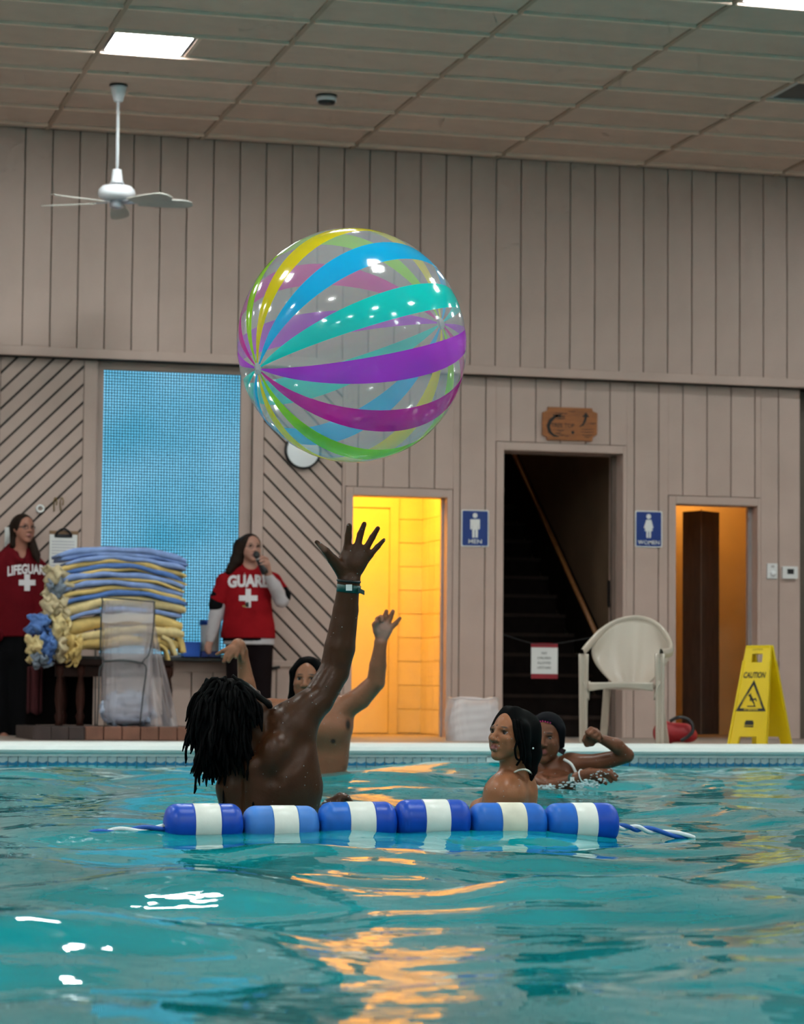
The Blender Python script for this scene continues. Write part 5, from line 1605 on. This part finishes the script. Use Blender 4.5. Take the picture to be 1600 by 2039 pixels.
hs.cone(hd.p(-.34, -.40, -.04), .07*hd.H, hd.p(-.30, -.50, -.06), .08*hd.H, .02); hs.cone(hd.p(0, .1, -.3), .25*hd.H, hd.p(0, -.45, -.25), .2*hd.H, .03)
vs, fs = hs.mesh(.006); mk('hair', vs, fs, m_hair, m2, True)

# ---------------------------------------------------------------- 3 the woman in front, looking up to the left
P, s = P_(9.05)
SK3 = (.31, .115, .054)
w1 = empty('person', V(*P(1010, 1620)[:2], WZ-.12), 'woman with wet black hair and a beaded necklace looking up over her shoulder', 'person')
B = Sdf(); sqb = (TOW, .75)
B.cone(P(1012, 1590, .02), 50*s, P(1010, 1680, .02), 56*s, .03, sqb)
B.cone(P(1000, 1582, -.01), 34*s, P(1038, 1570, .03), 30*s, .03)
B.ell(P(1010, 1582, -.03), (40*s, 40*s, 46*s), None, .03)
B.cone(P(1004, 1585, -.06), 36*s, P(986, 1660, -.06), 36*s, .03)
B.cone(P(990, 1604, .06), 30*s, P(950, 1640, .12), 26*s, .03); B.cone(P(975, 1598, .10), 14*s, P(950, 1606, .12), 14*s, .03)
B.cone(P(1036, 1590, .03), 28*s, P(1034, 1660, .03), 30*s, .03)
B.cone(P(1026, 1555, .03), 29*s, P(1022, 1505, .01), 27*s, .03)
B.cone(P(1022, 1505, .01), 27*s, P(1022, 1485, .01), 30*s, .02)
hd = Head(P(1016, 1466, .0), .190, camdir(-.74, .20, .64), camdir(.16, 1, -.06))
hd.add(B, (.22, .060, .058), (.03, .016, .012), True, True, 1.14)
water_cut(B)
B.build('body', .0036, SK3, m_skin, w1); hd.eyes(w1, camdir(-.55, .42, .6), (.36, .37, .42))
hs = Sdf(); hs.ell(hd.p(0, .13, -.12), np.array((.40, .41, .43))*hd.H, hd.ax, .01)
hs.cut(hd.p(0, .36, .245), hd.z*1-hd.y*.30, .01)
for sx in (-1, 1): hs.cone(hd.p(sx*.12, .44, .10), .085*hd.H, hd.p(sx*.37, .08, .10), .06*hd.H, .03)
hs.cone(P(1052, 1450, .03), 22*s, P(1058, 1500, .02), 19*s, .03); hs.cone(P(1058, 1500, .02), 19*s, P(1060, 1534, .0), 9*s, .02); hs.cone(P(1060, 1534, .0), 9*s, P(1057, 1552, -.01), 4*s, .01)
hs.cone(P(1040, 1450, -.06), 14*s, P(1046, 1505, -.05), 11*s, .02); hs.cone(P(1046, 1505, -.05), 11*s, P(1052, 1528, -.04), 6*s, .01)
vs, fs = hs.mesh(.0045); mk('hair', vs, fs, m_hair, w1, True)
st_ = MB()
for pts, rad in (([(1022, 1432, -.10), (1027, 1455, -.115), (1029, 1475, -.115), (1025, 1492, -.11), (1027, 1508, -.1), (1031, 1513, -.09)], 2.4), ([(1028, 1432, -.10), (1034, 1465, -.11), (1038, 1490, -.105), (1036, 1510, -.09), (1028, 1524, -.08)], 2.2),
                 ([(1034, 1436, -.10), (1040, 1470, -.105), (1044, 1500, -.09), (1042, 1520, -.08)], 3), ([(1048, 1470, -.06), (1052, 1510, -.05), (1056, 1545, -.05)], 3), ([(1064, 1480, .02), (1066, 1515, .0), (1060, 1548, -.02)], 3.4)):
    st_.tube(smooth_path([P(*q) for q in pts], 6), [rad*s]*(6*(len(pts)-1)+1), 6)
st_.build('loose_strands', m_hair, w1, True)['kind'] = 'stuff'
nk = MB()
npts = smooth_path([P(1024, 1537, -.045), P(1033, 1533, -.052), P(1044, 1532, -.055), P(1052, 1535, -.05), P(1057, 1541, -.035)], 6)
for i, p in enumerate(npts): nk.sphere(p+TOW*.012, .0036 if i % 2 else .003, 8, 6)
e = nk.build('beaded_necklace', M('pearl beads', (.75, .66, .58), rough=.25), None, True); tag(e, 'pale beaded necklace on the woman with wet black hair', 'necklace'); 
e = MB().sphere(P(1061, 1490, -.06), .0035, 8, 6).build('ear_stud', m_swhite, None, True); tag(e, 'tiny white ear stud in the wet black hair', 'earring')

# ---------------------------------------------------------------- 4 the woman behind her, one arm bent up
P, s = P_(12.3)
SK4 = (.145, .050, .025)
w2 = empty('person', V(*P(1110, 1575)[:2], WZ-.12), 'woman in a black hair wrap with one fist raised out of the water', 'person')
B = Sdf(); sqb = (TOW, .7)
B.cone(P(1100, 1560, .02), 46*s, P(1102, 1620, .02), 44*s, .03, sqb)
B.cone(P(1072, 1545, .02), 24*s, P(1128, 1535, .02), 25*s, .03)
B.ell(P(1090, 1560, -.06), (30*s, 24*s, 22*s), None, .03); B.ell(P(1120, 1560, -.05), (26*s, 24*s, 22*s), None, .03)
B.cone(P(1092, 1545, .02), 19*s, P(1090, 1500, .01), 18*s, .02)
B.ell(P(1136, 1524, .01), (24*s, 22*s, 24*s), None, .03)
B.cone(P(1136, 1523, .01), 22*s, P(1190, 1520, -.03), 18.5*s, .02)
B.cone(P(1190, 1519, -.03), 18.5*s, P(1246, 1505, -.07), 14.5*s, .006)
B.cone(P(1248, 1504, -.07), 13.5*s, P(1226, 1484, -.10), 14*s, .01)
B.cone(P(1226, 1484, -.10), 14*s, P(1198, 1472, -.12), 9.5*s, .01)
B.ell(P(1179, 1467, -.13), (14*s, 12*s, 15*s), np.stack([CR, TOW, WT]), .012)
fingers(B, P, s, [([(1186, 1455, -.14), (1176, 1452, -.15), (1169, 1458, -.165), (1174, 1465, -.17)], [5.4, 5.2, 4.8, 4.4]), ([(1190, 1459, -.15), (1182, 1456, -.165), (1176, 1462, -.18), (1180, 1468, -.18)], [5.2, 5, 4.6, 4.2]),
                  ([(1193, 1464, -.15), (1188, 1461, -.165), (1184, 1467, -.178), (1187, 1472, -.175)], [5, 4.8, 4.4, 4]), ([(1195, 1468, -.145), (1193, 1466, -.16), (1191, 1472, -.168), (1193, 1476, -.165)], [4.6, 4.4, 4, 3.8]),
                  ([(1178, 1480, -.13), (1168, 1482, -.14), (1163, 1474, -.15), (1165, 1466, -.155)], [6.4, 5.6, 5, 4.2])], .004)
# the other arm lying across the water
B.cone(P(1076, 1560, -.08), 18*s, P(1098, 1566, -.16), 15*s, .015)
B.cone(P(1098, 1566, -.16), 14*s, P(1142, 1551, -.22), 10.5*s, .012)
B.cone(P(1142, 1551, -.22), 10.5*s, P(1172, 1541, -.23), 12*s, .012)
B.ell(P(1182, 1541, -.23), (16*s, 10*s, 11*s), np.stack([CR, TOW, WT]), .012)
fingers(B, P, s, [([(1190, 1540, -.23), (1207, 1544, -.235), (1216, 1556, -.235)], [6, 5, 3.8]), ([(1194, 1538, -.24), (1214, 1541, -.24), (1226, 1553, -.24)], [6, 5, 3.8]),
                  ([(1190, 1536, -.22), (1214, 1535, -.225), (1228, 1546, -.225)], [5.6, 4.8, 3.6]), ([(1182, 1545, -.24), (1196, 1551, -.245), (1206, 1560, -.245)], [5.4, 4.6, 3.6]), ([(1176, 1546, -.22), (1188, 1554, -.22), (1196, 1558, -.22)], [5.6, 4.8, 3.8])], .004)
hd = Head(P(1087, 1472, .0), .232, camdir(-.26, .06, .96), camdir(.03, 1, .0))
hd.add(B, (.16, .045, .045), (.012, .008, .007), True)
water_cut(B)
B.build('body', .0045, SK4, m_skin, w2); hd.eyes(w2, camdir(.10, .25, .95), (.36, .36, .38))
hs = Sdf(); hs.ell(hd.p(0, .16, -.07), np.array((.372, .40, .44))*hd.H, hd.ax, .01)
hs.cut(hd.p(0, .235, .22), hd.z*1-hd.y*.55, .006)
for sx in (-1, 1): hs.cone(hd.p(sx*.31, .2, .08), .08*hd.H, hd.p(sx*.33, -.12, -.02), .05*hd.H, .02)
vs, fs = hs.mesh(.006); mk('hair_wrap', vs, fs, M('black wrap cloth', (.004, .004, .006), rough=.8, spec=.08), w2, True)
bd = MB()
for i in range(7): bd.sphere(hd.p(-.17+.05*i, .345-.012*abs(i-3)**1.3*.5, .33-.012*abs(i-3)), .0035, 6, 5)
bd.build('pink_beads', M('pink beads', (.55, .01, .16), rough=.4), w2, True)
MB().sheet(lambda a, b_: P(1110+16*a-5*b_, 1484+9*a+10*b_, .01-.02*math.sin(3*a)), 6, 5, .004).build('wrap_tail', M('dark plum cloth', (.03, .006, .012), rough=.7), w2, True)
tp = empty('swim_top', P(1120, 1560, -.1), 'white strapped swim top on the woman with the raised fist', 'swim top')
for pts in (([(1122, 1512, -.045), (1134, 1519, -.062), (1142, 1530, -.066), (1148, 1546, -.068), (1150, 1562, -.07)]), ([(1064, 1528, -.06), (1061, 1545, -.08), (1060, 1566, -.085)])):
    MB().tube(smooth_path([P(*q) for q in pts], 6), 3.0*s, 6).build('strap', m_swhite, tp, True)
wb2 = empty('wristband', P(1141, 1553, -.22), 'dark green wristband with a white square just above the water', 'wristband')
axw = P(1142, 1551, -.22)-P(1120, 1558, -.19)
band(P(1141, 1552, -.22), axw, 12.2*s, 9*s, TOW, 'strap', m_green, wb2)
MB().obox(P(1138, 1551, -.22)+TOW*(12*s), CR, CU, TOW, 4*s, 4*s, .0015).build('white_square', m_swhite, wb2)
br = MB().tube([P(1159, 1545, -.23)+(frame(axw)[0]*math.cos(t)+frame(axw)[1]*math.sin(t))*12.6*s for t in np.linspace(0, 2*math.pi, 21)], .003, 6).build('bracelet', m_offw, None, True)
tag(br, 'thin pale bracelet next to the half submerged green wristband', 'bracelet')

# ---------------------------------------------------------------- 5 a swimmer at the right edge
P, s = P_(13.4)
w3 = empty('person', V(*P(1612, 1556)[:2], WZ-.12), 'brown shoulder of a swimmer cut off by the right edge', 'person')
B = Sdf()
B.cone(P(1586, 1556, 0), 12*s, P(1640, 1552, 0), 20*s, .02); B.cone(P(1640, 1552, 0), 20*s, P(1690, 1556, .02), 26*s, .02); B.cone(P(1586, 1556, 0), 11*s, P(1568, 1572, -.02), 9*s, .02)
B.cone(P(1660, 1545, .02), 18*s, P(1662, 1515, .02), 17*s, .02)
hd = Head(P(1664, 1490, .02), .225, camdir(.3, .1, 1), camdir(0, 1, 0)); hd.add(B, (.2, .07, .06), (.01, .01, .01), True, False)
water_cut(B)
B.build('body', .007, (.20, .085, .045), m_skin, w3)

# ---------------------------------------------------------------- splashes and drops on the water
m_drop = FILM('water drop', (.75, .85, .88), .45, .03)
sp_ = MB(); r_ = np.random.default_rng(9)
def splash(u, v, d, du, dv, n, r0):
    for _ in range(n):
        a, b_ = r_.normal(0, .45, 2); c = px(u+a*du, v+b_*dv, d+r_.normal(0, .06)); r = r0*r_.uniform(.4, 1.3)
        if c[2] < WZ: c[2] = WZ+.004
        sp_.sphere(c, r, 7, 5, 0, (1.5, 1, .7))
splash(1165, 1560, 12.0, 42, 10, 90, .006); splash(1200, 1540, 12.0, 30, 10, 26, .004); splash(1085, 1566, 12.0, 40, 6, 40, .006); splash(620, 1598, 8.9, 60, 6, 24, .004); splash(440, 1612, 8.9, 40, 6, 20, .004)
def drops(o, n, parent, rmax=.0022):
    me = o.data; off = np.array(wloc(o)); mbd = MB(); r_ = np.random.default_rng(n)
    for k in r_.integers(0, len(me.vertices), n*3)[:n*3]:
        vv_ = me.vertices[int(k)]; nn = np.array(vv_.normal); p = np.array(vv_.co)+off
        if nn@TOW < .15 or p[2] < WZ: continue
        mbd.sphere(p, rmax*r_.uniform(.35, 1), 6, 4)
    mbd.build('water_drops', m_drop, parent, True)['kind'] = 'stuff'
for ob in [o for o in bpy.data.objects if o.name.split('.')[0] == 'body' and o.parent in (man, m2, w1, w2)]: drops(ob, 70, ob.parent)
so = sp_.build('water_splash', m_drop, None, True); tag(so, 'small splashes of water around the swimmers', 'splash', kind='stuff')

# ================================================================== LIFEGUARDS ON THE DECK
def tshirt_print(target, items, mat, parent, name):
    """letters laid onto a garment: points are dropped along the view onto its surface"""
    me = target.data; off = wloc(target)
    bv = BVHTree.FromPolygons([tuple(v.co+off) for v in me.vertices], [list(p.vertices) for p in me.polygons])
    for (verts, faces) in items:
        out = []
        for p in verts:
            d = Vector(nrm(p-C0)); o_ = Vector(p)-d*.8
            h = bv.ray_cast(o_, d, 2.0)
            q = h[0] if h[0] is not None else Vector(p)
            out.append(np.array(q-d*.0035))
        mk(name, out, faces, mat, parent)

def arc_text(s_, P, u0, u1, v0, v1, bend, bold=.03):
    """text filling a pixel box, with its middle lifted by bend pixels"""
    vs, fs = text_geo(s_, bold, 2)
    x0, x1 = vs[:, 0].min(), vs[:, 0].max()
    out = []
    for x, y in vs:
        t = (x-x0)/(x1-x0); u = u0+(u1-u0)*t; v = (v0+v1)/2-y*(v1-v0)-bend*(1-(2*t-1)**2)
        out.append(P(u, v, -.15))
    return out, fs
def cross(P, uc, vc, a, w_):
    pts = [(-w_, -a), (w_, -a), (w_, -w_), (a, -w_), (a, w_), (w_, w_), (w_, a), (-w_, a), (-w_, w_), (-a, w_), (-a, -w_), (-w_, -w_)]
    vs = []; fs = []
    for (x0, x1, y0, y1) in ((-w_, w_, -a, a), (-a, -w_, -w_, w_), (w_, a, -w_, w_)):
        n = 4; b0 = len(vs)
        for i in range(n+1):
            for j in range(n+1): vs.append(P(uc+x0+(x1-x0)*i/n, vc+y0+(y1-y0)*j/n, -.15))
        fs += [[b0+i*(n+1)+j, b0+(i+1)*(n+1)+j, b0+(i+1)*(n+1)+j+1, b0+i*(n+1)+j+1] for i in range(n) for j in range(n)]
    return vs, fs

m_red = VC('red jersey', rough=.9, spec=.12, bump=.3, bscale=60)
m_cotton = VC('cotton', rough=.95, spec=.08, bump=.3, bscale=60)
m_print = M('white shirt print', (.72, .68, .70), rough=.8, var=.06)
FL = 1472.5        # floor line in pixels for the two guards

# ---------------------------------------------------------------- guard with the microphone
P, s = P_(20.45)
gz = lambda u, v, d=0: P(u, v, d)
gd = empty('person', V(*P(497, FL)[:2], 0), 'guard in a red GUARD shirt over grey sleeves speaking into a microphone', 'person')
B = Sdf(); sqb = (TOW, .7)
FACE = (.42, .21, .155)
hd = Head(P(499, 1092, 0), .232, camdir(.42, .12, .90), camdir(.0, 1, .0))
hd.add(B, (.32, .10, .09), (.05, .03, .022), True)
B.cone(P(497, 1140, .02), 13*s, P(497, 1112, .0), 13*s, .01)
B.cone(P(496, 1160, .02), 40*s, P(494, 1250, .02), 44*s, .03, sqb)
B.cone(P(466, 1150, .02), 16*s, P(526, 1150, .02), 16*s, .03)
B.cone(P(478, 1260, .02), 24*s, P(470, 1400, .02), 15*s, .02); B.cone(P(470, 1400, .02), 14*s, P(466, 1462, .02), 9*s, .02)
B.cone(P(516, 1260, .02), 24*s, P(520, 1400, .02), 15*s, .02); B.cone(P(520, 1400, .02), 14*s, P(522, 1462, .02), 9*s, .02)
for u in (466, 522): B.cone(P(u, 1466, .0), 9*s, P(u+6, 1468, -.14), 7*s, .02)
# hanging right arm and hand (image left)
B.cone(P(452, 1155, .02), 13*s, P(430, 1225, .02), 10*s, .02); B.cone(P(430, 1225, .02), 10*s, P(418, 1276, -.02), 7*s, .01)
B.cone(P(418, 1276, -.02), 7*s, P(414, 1288, -.03), 7.5*s, .008)
fingers(B, P, s, [([(411, 1286, -.05), (409, 1294, -.06), (412, 1300, -.06)], [3, 2.7, 2.2]), ([(414, 1288, -.055), (412, 1296, -.065), (415, 1301, -.065)], [3, 2.7, 2.2]), ([(417, 1288, -.05), (416, 1296, -.06), (418, 1300, -.06)], [3, 2.6, 2.2]), ([(419, 1286, -.04), (419, 1293, -.05), (420, 1297, -.05)], [2.7, 2.4, 2]), ([(412, 1280, -.05), (409, 1287, -.065), (410, 1292, -.07)], [3, 2.8, 2.3])], .003)
# left arm bent, hand holding the microphone
B.cone(P(540, 1155, .02), 13*s, P(562, 1195, -.04), 11*s, .02); B.cone(P(562, 1195, -.04), 10*s, P(533, 1142, -.17), 7.5*s, .012)
B.cone(P(533, 1142, -.17), 7.5*s, P(529, 1124, -.19), 9*s, .008)
fingers(B, P, s, [([(532, 1113, -.19), (524, 1109, -.215), (517, 1112, -.225)], [3.2, 3, 2.4]), ([(533, 1119, -.19), (525, 1116, -.22), (517, 1118, -.228)], [3.2, 3, 2.4]), ([(533, 1125, -.19), (526, 1123, -.218), (518, 1124, -.226)], [3.2, 3, 2.4]), ([(532, 1131, -.19), (526, 1129, -.212), (520, 1130, -.22)], [3, 2.7, 2.2]), ([(527, 1116, -.18), (520, 1108, -.19), (515, 1106, -.2)], [3.2, 2.9, 2.4])], .003)
B.build('body', .0062, FACE, m_skin2, gd); hd.eyes(gd)
# trousers
T = Sdf()
T.cone(P(495, 1278, .02), 38*s, P(495, 1262, .02), 38*s, .02, sqb)
T.cone(P(476, 1275, .02), 27*s, P(469, 1400, .02), 18*s, .02); T.cone(P(469, 1400, .02), 18*s, P(466, 1462, .02), 14*s, .02)
T.cone(P(517, 1275, .02), 27*s, P(521, 1400, .02), 18*s, .02); T.cone(P(521, 1400, .02), 18*s, P(523, 1462, .02), 14*s, .02)
T.cut(P(495, 1464, 0), -WT); T.build('trousers', .009, (.010, .006, .007), m_cotton, gd)
# undershirt and grey sleeves
G = Sdf(); GREY = (.50, .46, .48)
G.cone(P(496, 1245, .02), 47*s, P(496, 1282, .02), 51*s, .02, (TOW, .66)); G.cut(P(496, 1284, .0), -WT); G.cut(P(496, 1240, 0), WT)
G.build('undershirt', .007, GREY, m_cotton, gd)
A_ = Sdf(); A_.cone(P(448, 1165, .02), 15*s, P(430, 1225, .02), 14*s, .02); A_.cone(P(430, 1225, .02), 14*s, P(420, 1266, -.01), 11*s, .02); A_.cone(P(420, 1264, -.01), 10*s, P(418, 1274, -.02), 8.5*s, .006)
A_.build('sleeve', .0065, GREY, m_cotton, gd)
A_ = Sdf(); A_.cone(P(545, 1160, .02), 15*s, P(560, 1194, -.04), 15*s, .02); A_.cone(P(560, 1194, -.04), 14.5*s, P(546, 1166, -.11), 13*s, .02); A_.cone(P(546, 1166, -.11), 13*s, P(534, 1148, -.16), 9.5*s, .01)
A_.build('sleeve', .0065, GREY, m_cotton, gd)
RD = (.27, .006, .010)
S = Sdf()
S.cone(P(495, 1160, .02), 42*s, P(494, 1262, .02), 52*s, .02, (TOW, .68)); S.cone(P(494, 1255, .02), 52*s, P(494, 1272, .02), 53*s, .02, (TOW, .68))
S.cone(P(474, 1142, .02), 12*s, P(448, 1158, .02), 17*s, .03); S.cone(P(520, 1142, .02), 12*s, P(543, 1158, .02), 17*s, .03)
S.cone(P(448, 1158, .02), 17*s, P(436, 1192, .02), 18*s, .02); S.cone(P(543, 1158, .02), 17*s, P(558, 1180, .0), 18*s, .02)
S.cone(P(496, 1138, .02), 20*s, P(496, 1150, .02), 24*s, .02)
S.cut(P(496, 1271, 0), -WT); S.ell(P(499, 1121, -.03), (14*s, 16*s, 14*s), None, .01, True)
S.cut(P(430, 1196, .02), nrm(camdir(-.35, -1, 0)), .004) if False else None
shirt = S.build('shirt', .0062, RD, m_red, gd)
for (a, b_, r) in (((437, 1186), (432, 1204), 17.5), ((560, 1181), (563, 1187), 16.4)):
    K = Sdf(); K.cone(P(*a, .02 if a[0] < 500 else -.01), r*s, P(*b_, .02 if a[0] < 500 else -.03), (r-.5)*s, .01); K.build('sleeve_edge', .006, (.006, .006, .007), m_cotton, gd)
hm = Sdf(); hm.cone(P(492, 1266, .02), 50*s, P(494, 1275, .02), 50.5*s, .01, (TOW, .67)); hm.cut(P(496, 1277, 0), -WT); hm.cut(P(496, 1268, 0), WT); hm.build('hem', .006, (.006, .006, .008), m_cotton, gd)
tshirt_print(shirt, [arc_text('GUARD', P, 453, 541, 1146, 1171, 2, .055)], m_print, shirt, 'lettering')
tshirt_print(shirt, [cross(P, 494, 1191, 18.5, 5.4)], m_print, shirt, 'cross')
# hair
hs = Sdf(); hs.ell(hd.p(0, .13, -.10), np.array((.365, .395, .43))*hd.H, hd.ax, .01); hs.cut(hd.p(0, .28, .235), hd.z-hd.y*.25, .008)
hs.cone(hd.p(-.25, .2, .1), .12*hd.H, P(476, 1112, .0), 9*s, .03); hs.cone(P(478, 1085, .02), 13*s, P(470, 1118, -.01), 12*s, .03); hs.cone(P(470, 1118, -.01), 12*s, P(456, 1136, -.03), 8*s, .02)
hs.cone(P(500, 1090, .1), 16*s, P(490, 1135, .1), 16*s, .03)
vs, fs = hs.mesh(.007); mk('hair', vs, fs, m_hairb, gd, True)
gl = MB()
for sx in (-1, 1):
    c = [hd.p(sx*.14+.085*math.cos(t), .0+.062*math.sin(t), .37-.02*abs(math.cos(t)*sx+1)) for t in np.linspace(0, 2*math.pi, 17)]; gl.tube(c, .0016, 5)
    gl.tube([hd.p(sx*.225, .02, .34), hd.p(sx*.335, .02, -.02)], .0016, 5)
gl.build('glasses', m_dark, gd, True)
# microphone and whistle
mic = empty('microphone', P(513, 1106, -.235), 'black microphone held to the mouth of the guard', 'microphone')
d0, d1_ = P(508, 1100, -.215), P(524, 1133, -.205)
MB().lathe([(.004, -.008), (.020, 0), (.026, .016), (.025, .03), (.019, .044)], d0, d1_-d0, 16).build('mic_head', M('mic mesh', (.02, .02, .022), rough=.5, bump=.5), mic, True)
L = np.linalg.norm(d1_-d0)
MB().lathe([(.018, .044), (.022, .06), (.026, L*.9), (.03, L+.02), (.026, L+.04)], d0, d1_-d0, 16).build('handle', m_black, mic, True)
MB().lathe([(.0225, .05), (.0235, .058)], d0, d1_-d0, 16).build('collar', m_frame, mic, True)
wh = empty('whistle', P(492, 1205, -.17), 'black whistle on a cord over the white cross', 'whistle')
wp_ = P(492, 1204, -.185)
MB().lathe([(.016, -.012), (.019, -.008), (.019, .008), (.016, .012)], wp_, CR, 16).build('whistle_body', m_black, wh, True)
MB().obox(wp_+V(-.02, 0, -.012), CR, CU, TOW, .016, .006, .006).build('mouthpiece', M('brass tip', (.4, .28, .08), rough=.4), wh)
MB().tube(smooth_path([P(487, 1141, -.10), P(489, 1165, -.165), P(493, 1188, -.175), P(492, 1201, -.18)], 5), .0022, 5).build('cord', m_print, wh, True)

# ---------------------------------------------------------------- lifeguard in the hoodie
P, s = P_(20.2)
lg_ = empty('person', V(*P(28, FL)[:2], 0), 'lifeguard with glasses in a dark red hoodie at the left edge', 'person')
B = Sdf(); FACE2 = (.36, .155, .105)
hd = Head(P(47, 1053, 0), .235, camdir(.62, .10, .77), camdir(.0, 1, .0))
hd.add(B, (.28, .10, .09), (.10, .06, .045), True)
B.cone(P(42, 1110, .03), 14*s, P(43, 1076, .0), 13*s, .01)
B.cone(P(28, 1130, .03), 40*s, P(26, 1240, .03), 44*s, .03, sqb)
for u in (6, 50): B.cone(P(u, 1250, .03), 24*s, P(u-2, 1462, .03), 10*s, .02); B.cone(P(u-2, 1466, .0), 9*s, P(u+5, 1468, -.14), 7*s, .02)
B.cone(P(-22, 1150, .02), 14*s, P(-40, 1235, .0), 11*s, .02); B.cone(P(-40, 1235, 0), 11*s, P(-12, 1280, -.12), 8*s, .02)
B.cone(P(74, 1150, .02), 14*s, P(82, 1225, .0), 11*s, .02)
B.build('body', .007, FACE2, m_skin2, lg_); hd.eyes(lg_)
T = Sdf()
for u in (-2, 46): T.cone(P(u, 1255, .03), 32*s, P(u, 1462, .03), 25*s, .02)
T.cone(P(27, 1262, .03), 46*s, P(27, 1290, .03), 46*s, .03, sqb); T.cut(P(20, 1465, 0), -WT); T.build('trousers', .01, (.005, .005, .006), m_cotton, lg_)
S = Sdf(); RD2 = (.115, .004, .008)
S.cone(P(30, 1135, .03), 46*s, P(27, 1262, .03), 55*s, .03, (TOW, .68)); S.cut(P(20, 1268, 0), -WT)
S.cone(P(20, 1112, .03), 20*s, P(-14, 1140, .03), 22*s, .03); S.cone(P(56, 1112, .03), 20*s, P(72, 1135, .03), 22*s, .03)
S.cone(P(-14, 1140, .03), 22*s, P(-34, 1230, .0), 17*s, .02); S.cone(P(-34, 1230, 0), 16*s, P(-6, 1268, -.12), 12*s, .02)
S.cone(P(73, 1135, .03), 21*s, P(84, 1220, .0), 16*s, .02); S.cone(P(84, 1220, 0), 15*s, P(60, 1262, -.12), 12*s, .02)
S.cone(P(28, 1098, .05), 12*s, P(36, 1114, -.07), 7*s, .02); S.cone(P(60, 1096, .05), 11*s, P(42, 1116, -.07), 7*s, .02)
S.cone(P(24, 1092, .08), 12*s, P(60, 1090, .08), 12*s, .03)
S.ell(P(45, 1096, -.06), (10*s, 13*s, 16*s), np.stack([CR, TOW, WT]), .01, True)
shirt = S.build('hoodie', .0065, RD2, m_red, lg_)
tshirt_print(shirt, [arc_text('LIFEGUARD', P, 15, 100, 1128, 1148, 5, .04)], m_print, shirt, 'lettering')
tshirt_print(shirt, [cross(P, 54, 1160, 16.5, 5.6)], m_print, shirt, 'cross')
hs = Sdf(); hs.ell(hd.p(0, .12, -.09), np.array((.365, .395, .435))*hd.H, hd.ax, .01); hs.cut(hd.p(0, .30, .265), hd.z-hd.y*.30, .008)
hs.cone(P(30, 1050, .02), 10*s, P(27, 1085, .0), 8*s, .03); hs.cone(P(60, 1072, .03), 9*s, P(72, 1105, -.06), 8*s, .03); hs.cone(P(72, 1105, -.06), 7*s, P(76, 1118, -.08), 4*s, .02); hs.cone(P(45, 1060, .1), 14*s, P(45, 1100, .09), 14*s, .03)
vs, fs = hs.mesh(.007); mk('hair', vs, fs, m_hairb, lg_, True)
gl = MB()
for sx in (-1, 1):
    c = [hd.p(sx*.14+.095*math.cos(t), -.005+.055*math.sin(t), .375-.02*abs(math.cos(t)*sx+1)) for t in np.linspace(0, 2*math.pi, 17)]; gl.tube(c, .0024, 5)
    gl.tube([hd.p(sx*.235, .02, .34), hd.p(sx*.335, .02, -.02)], .0024, 5)
gl.build('glasses', m_dark, lg_, True)
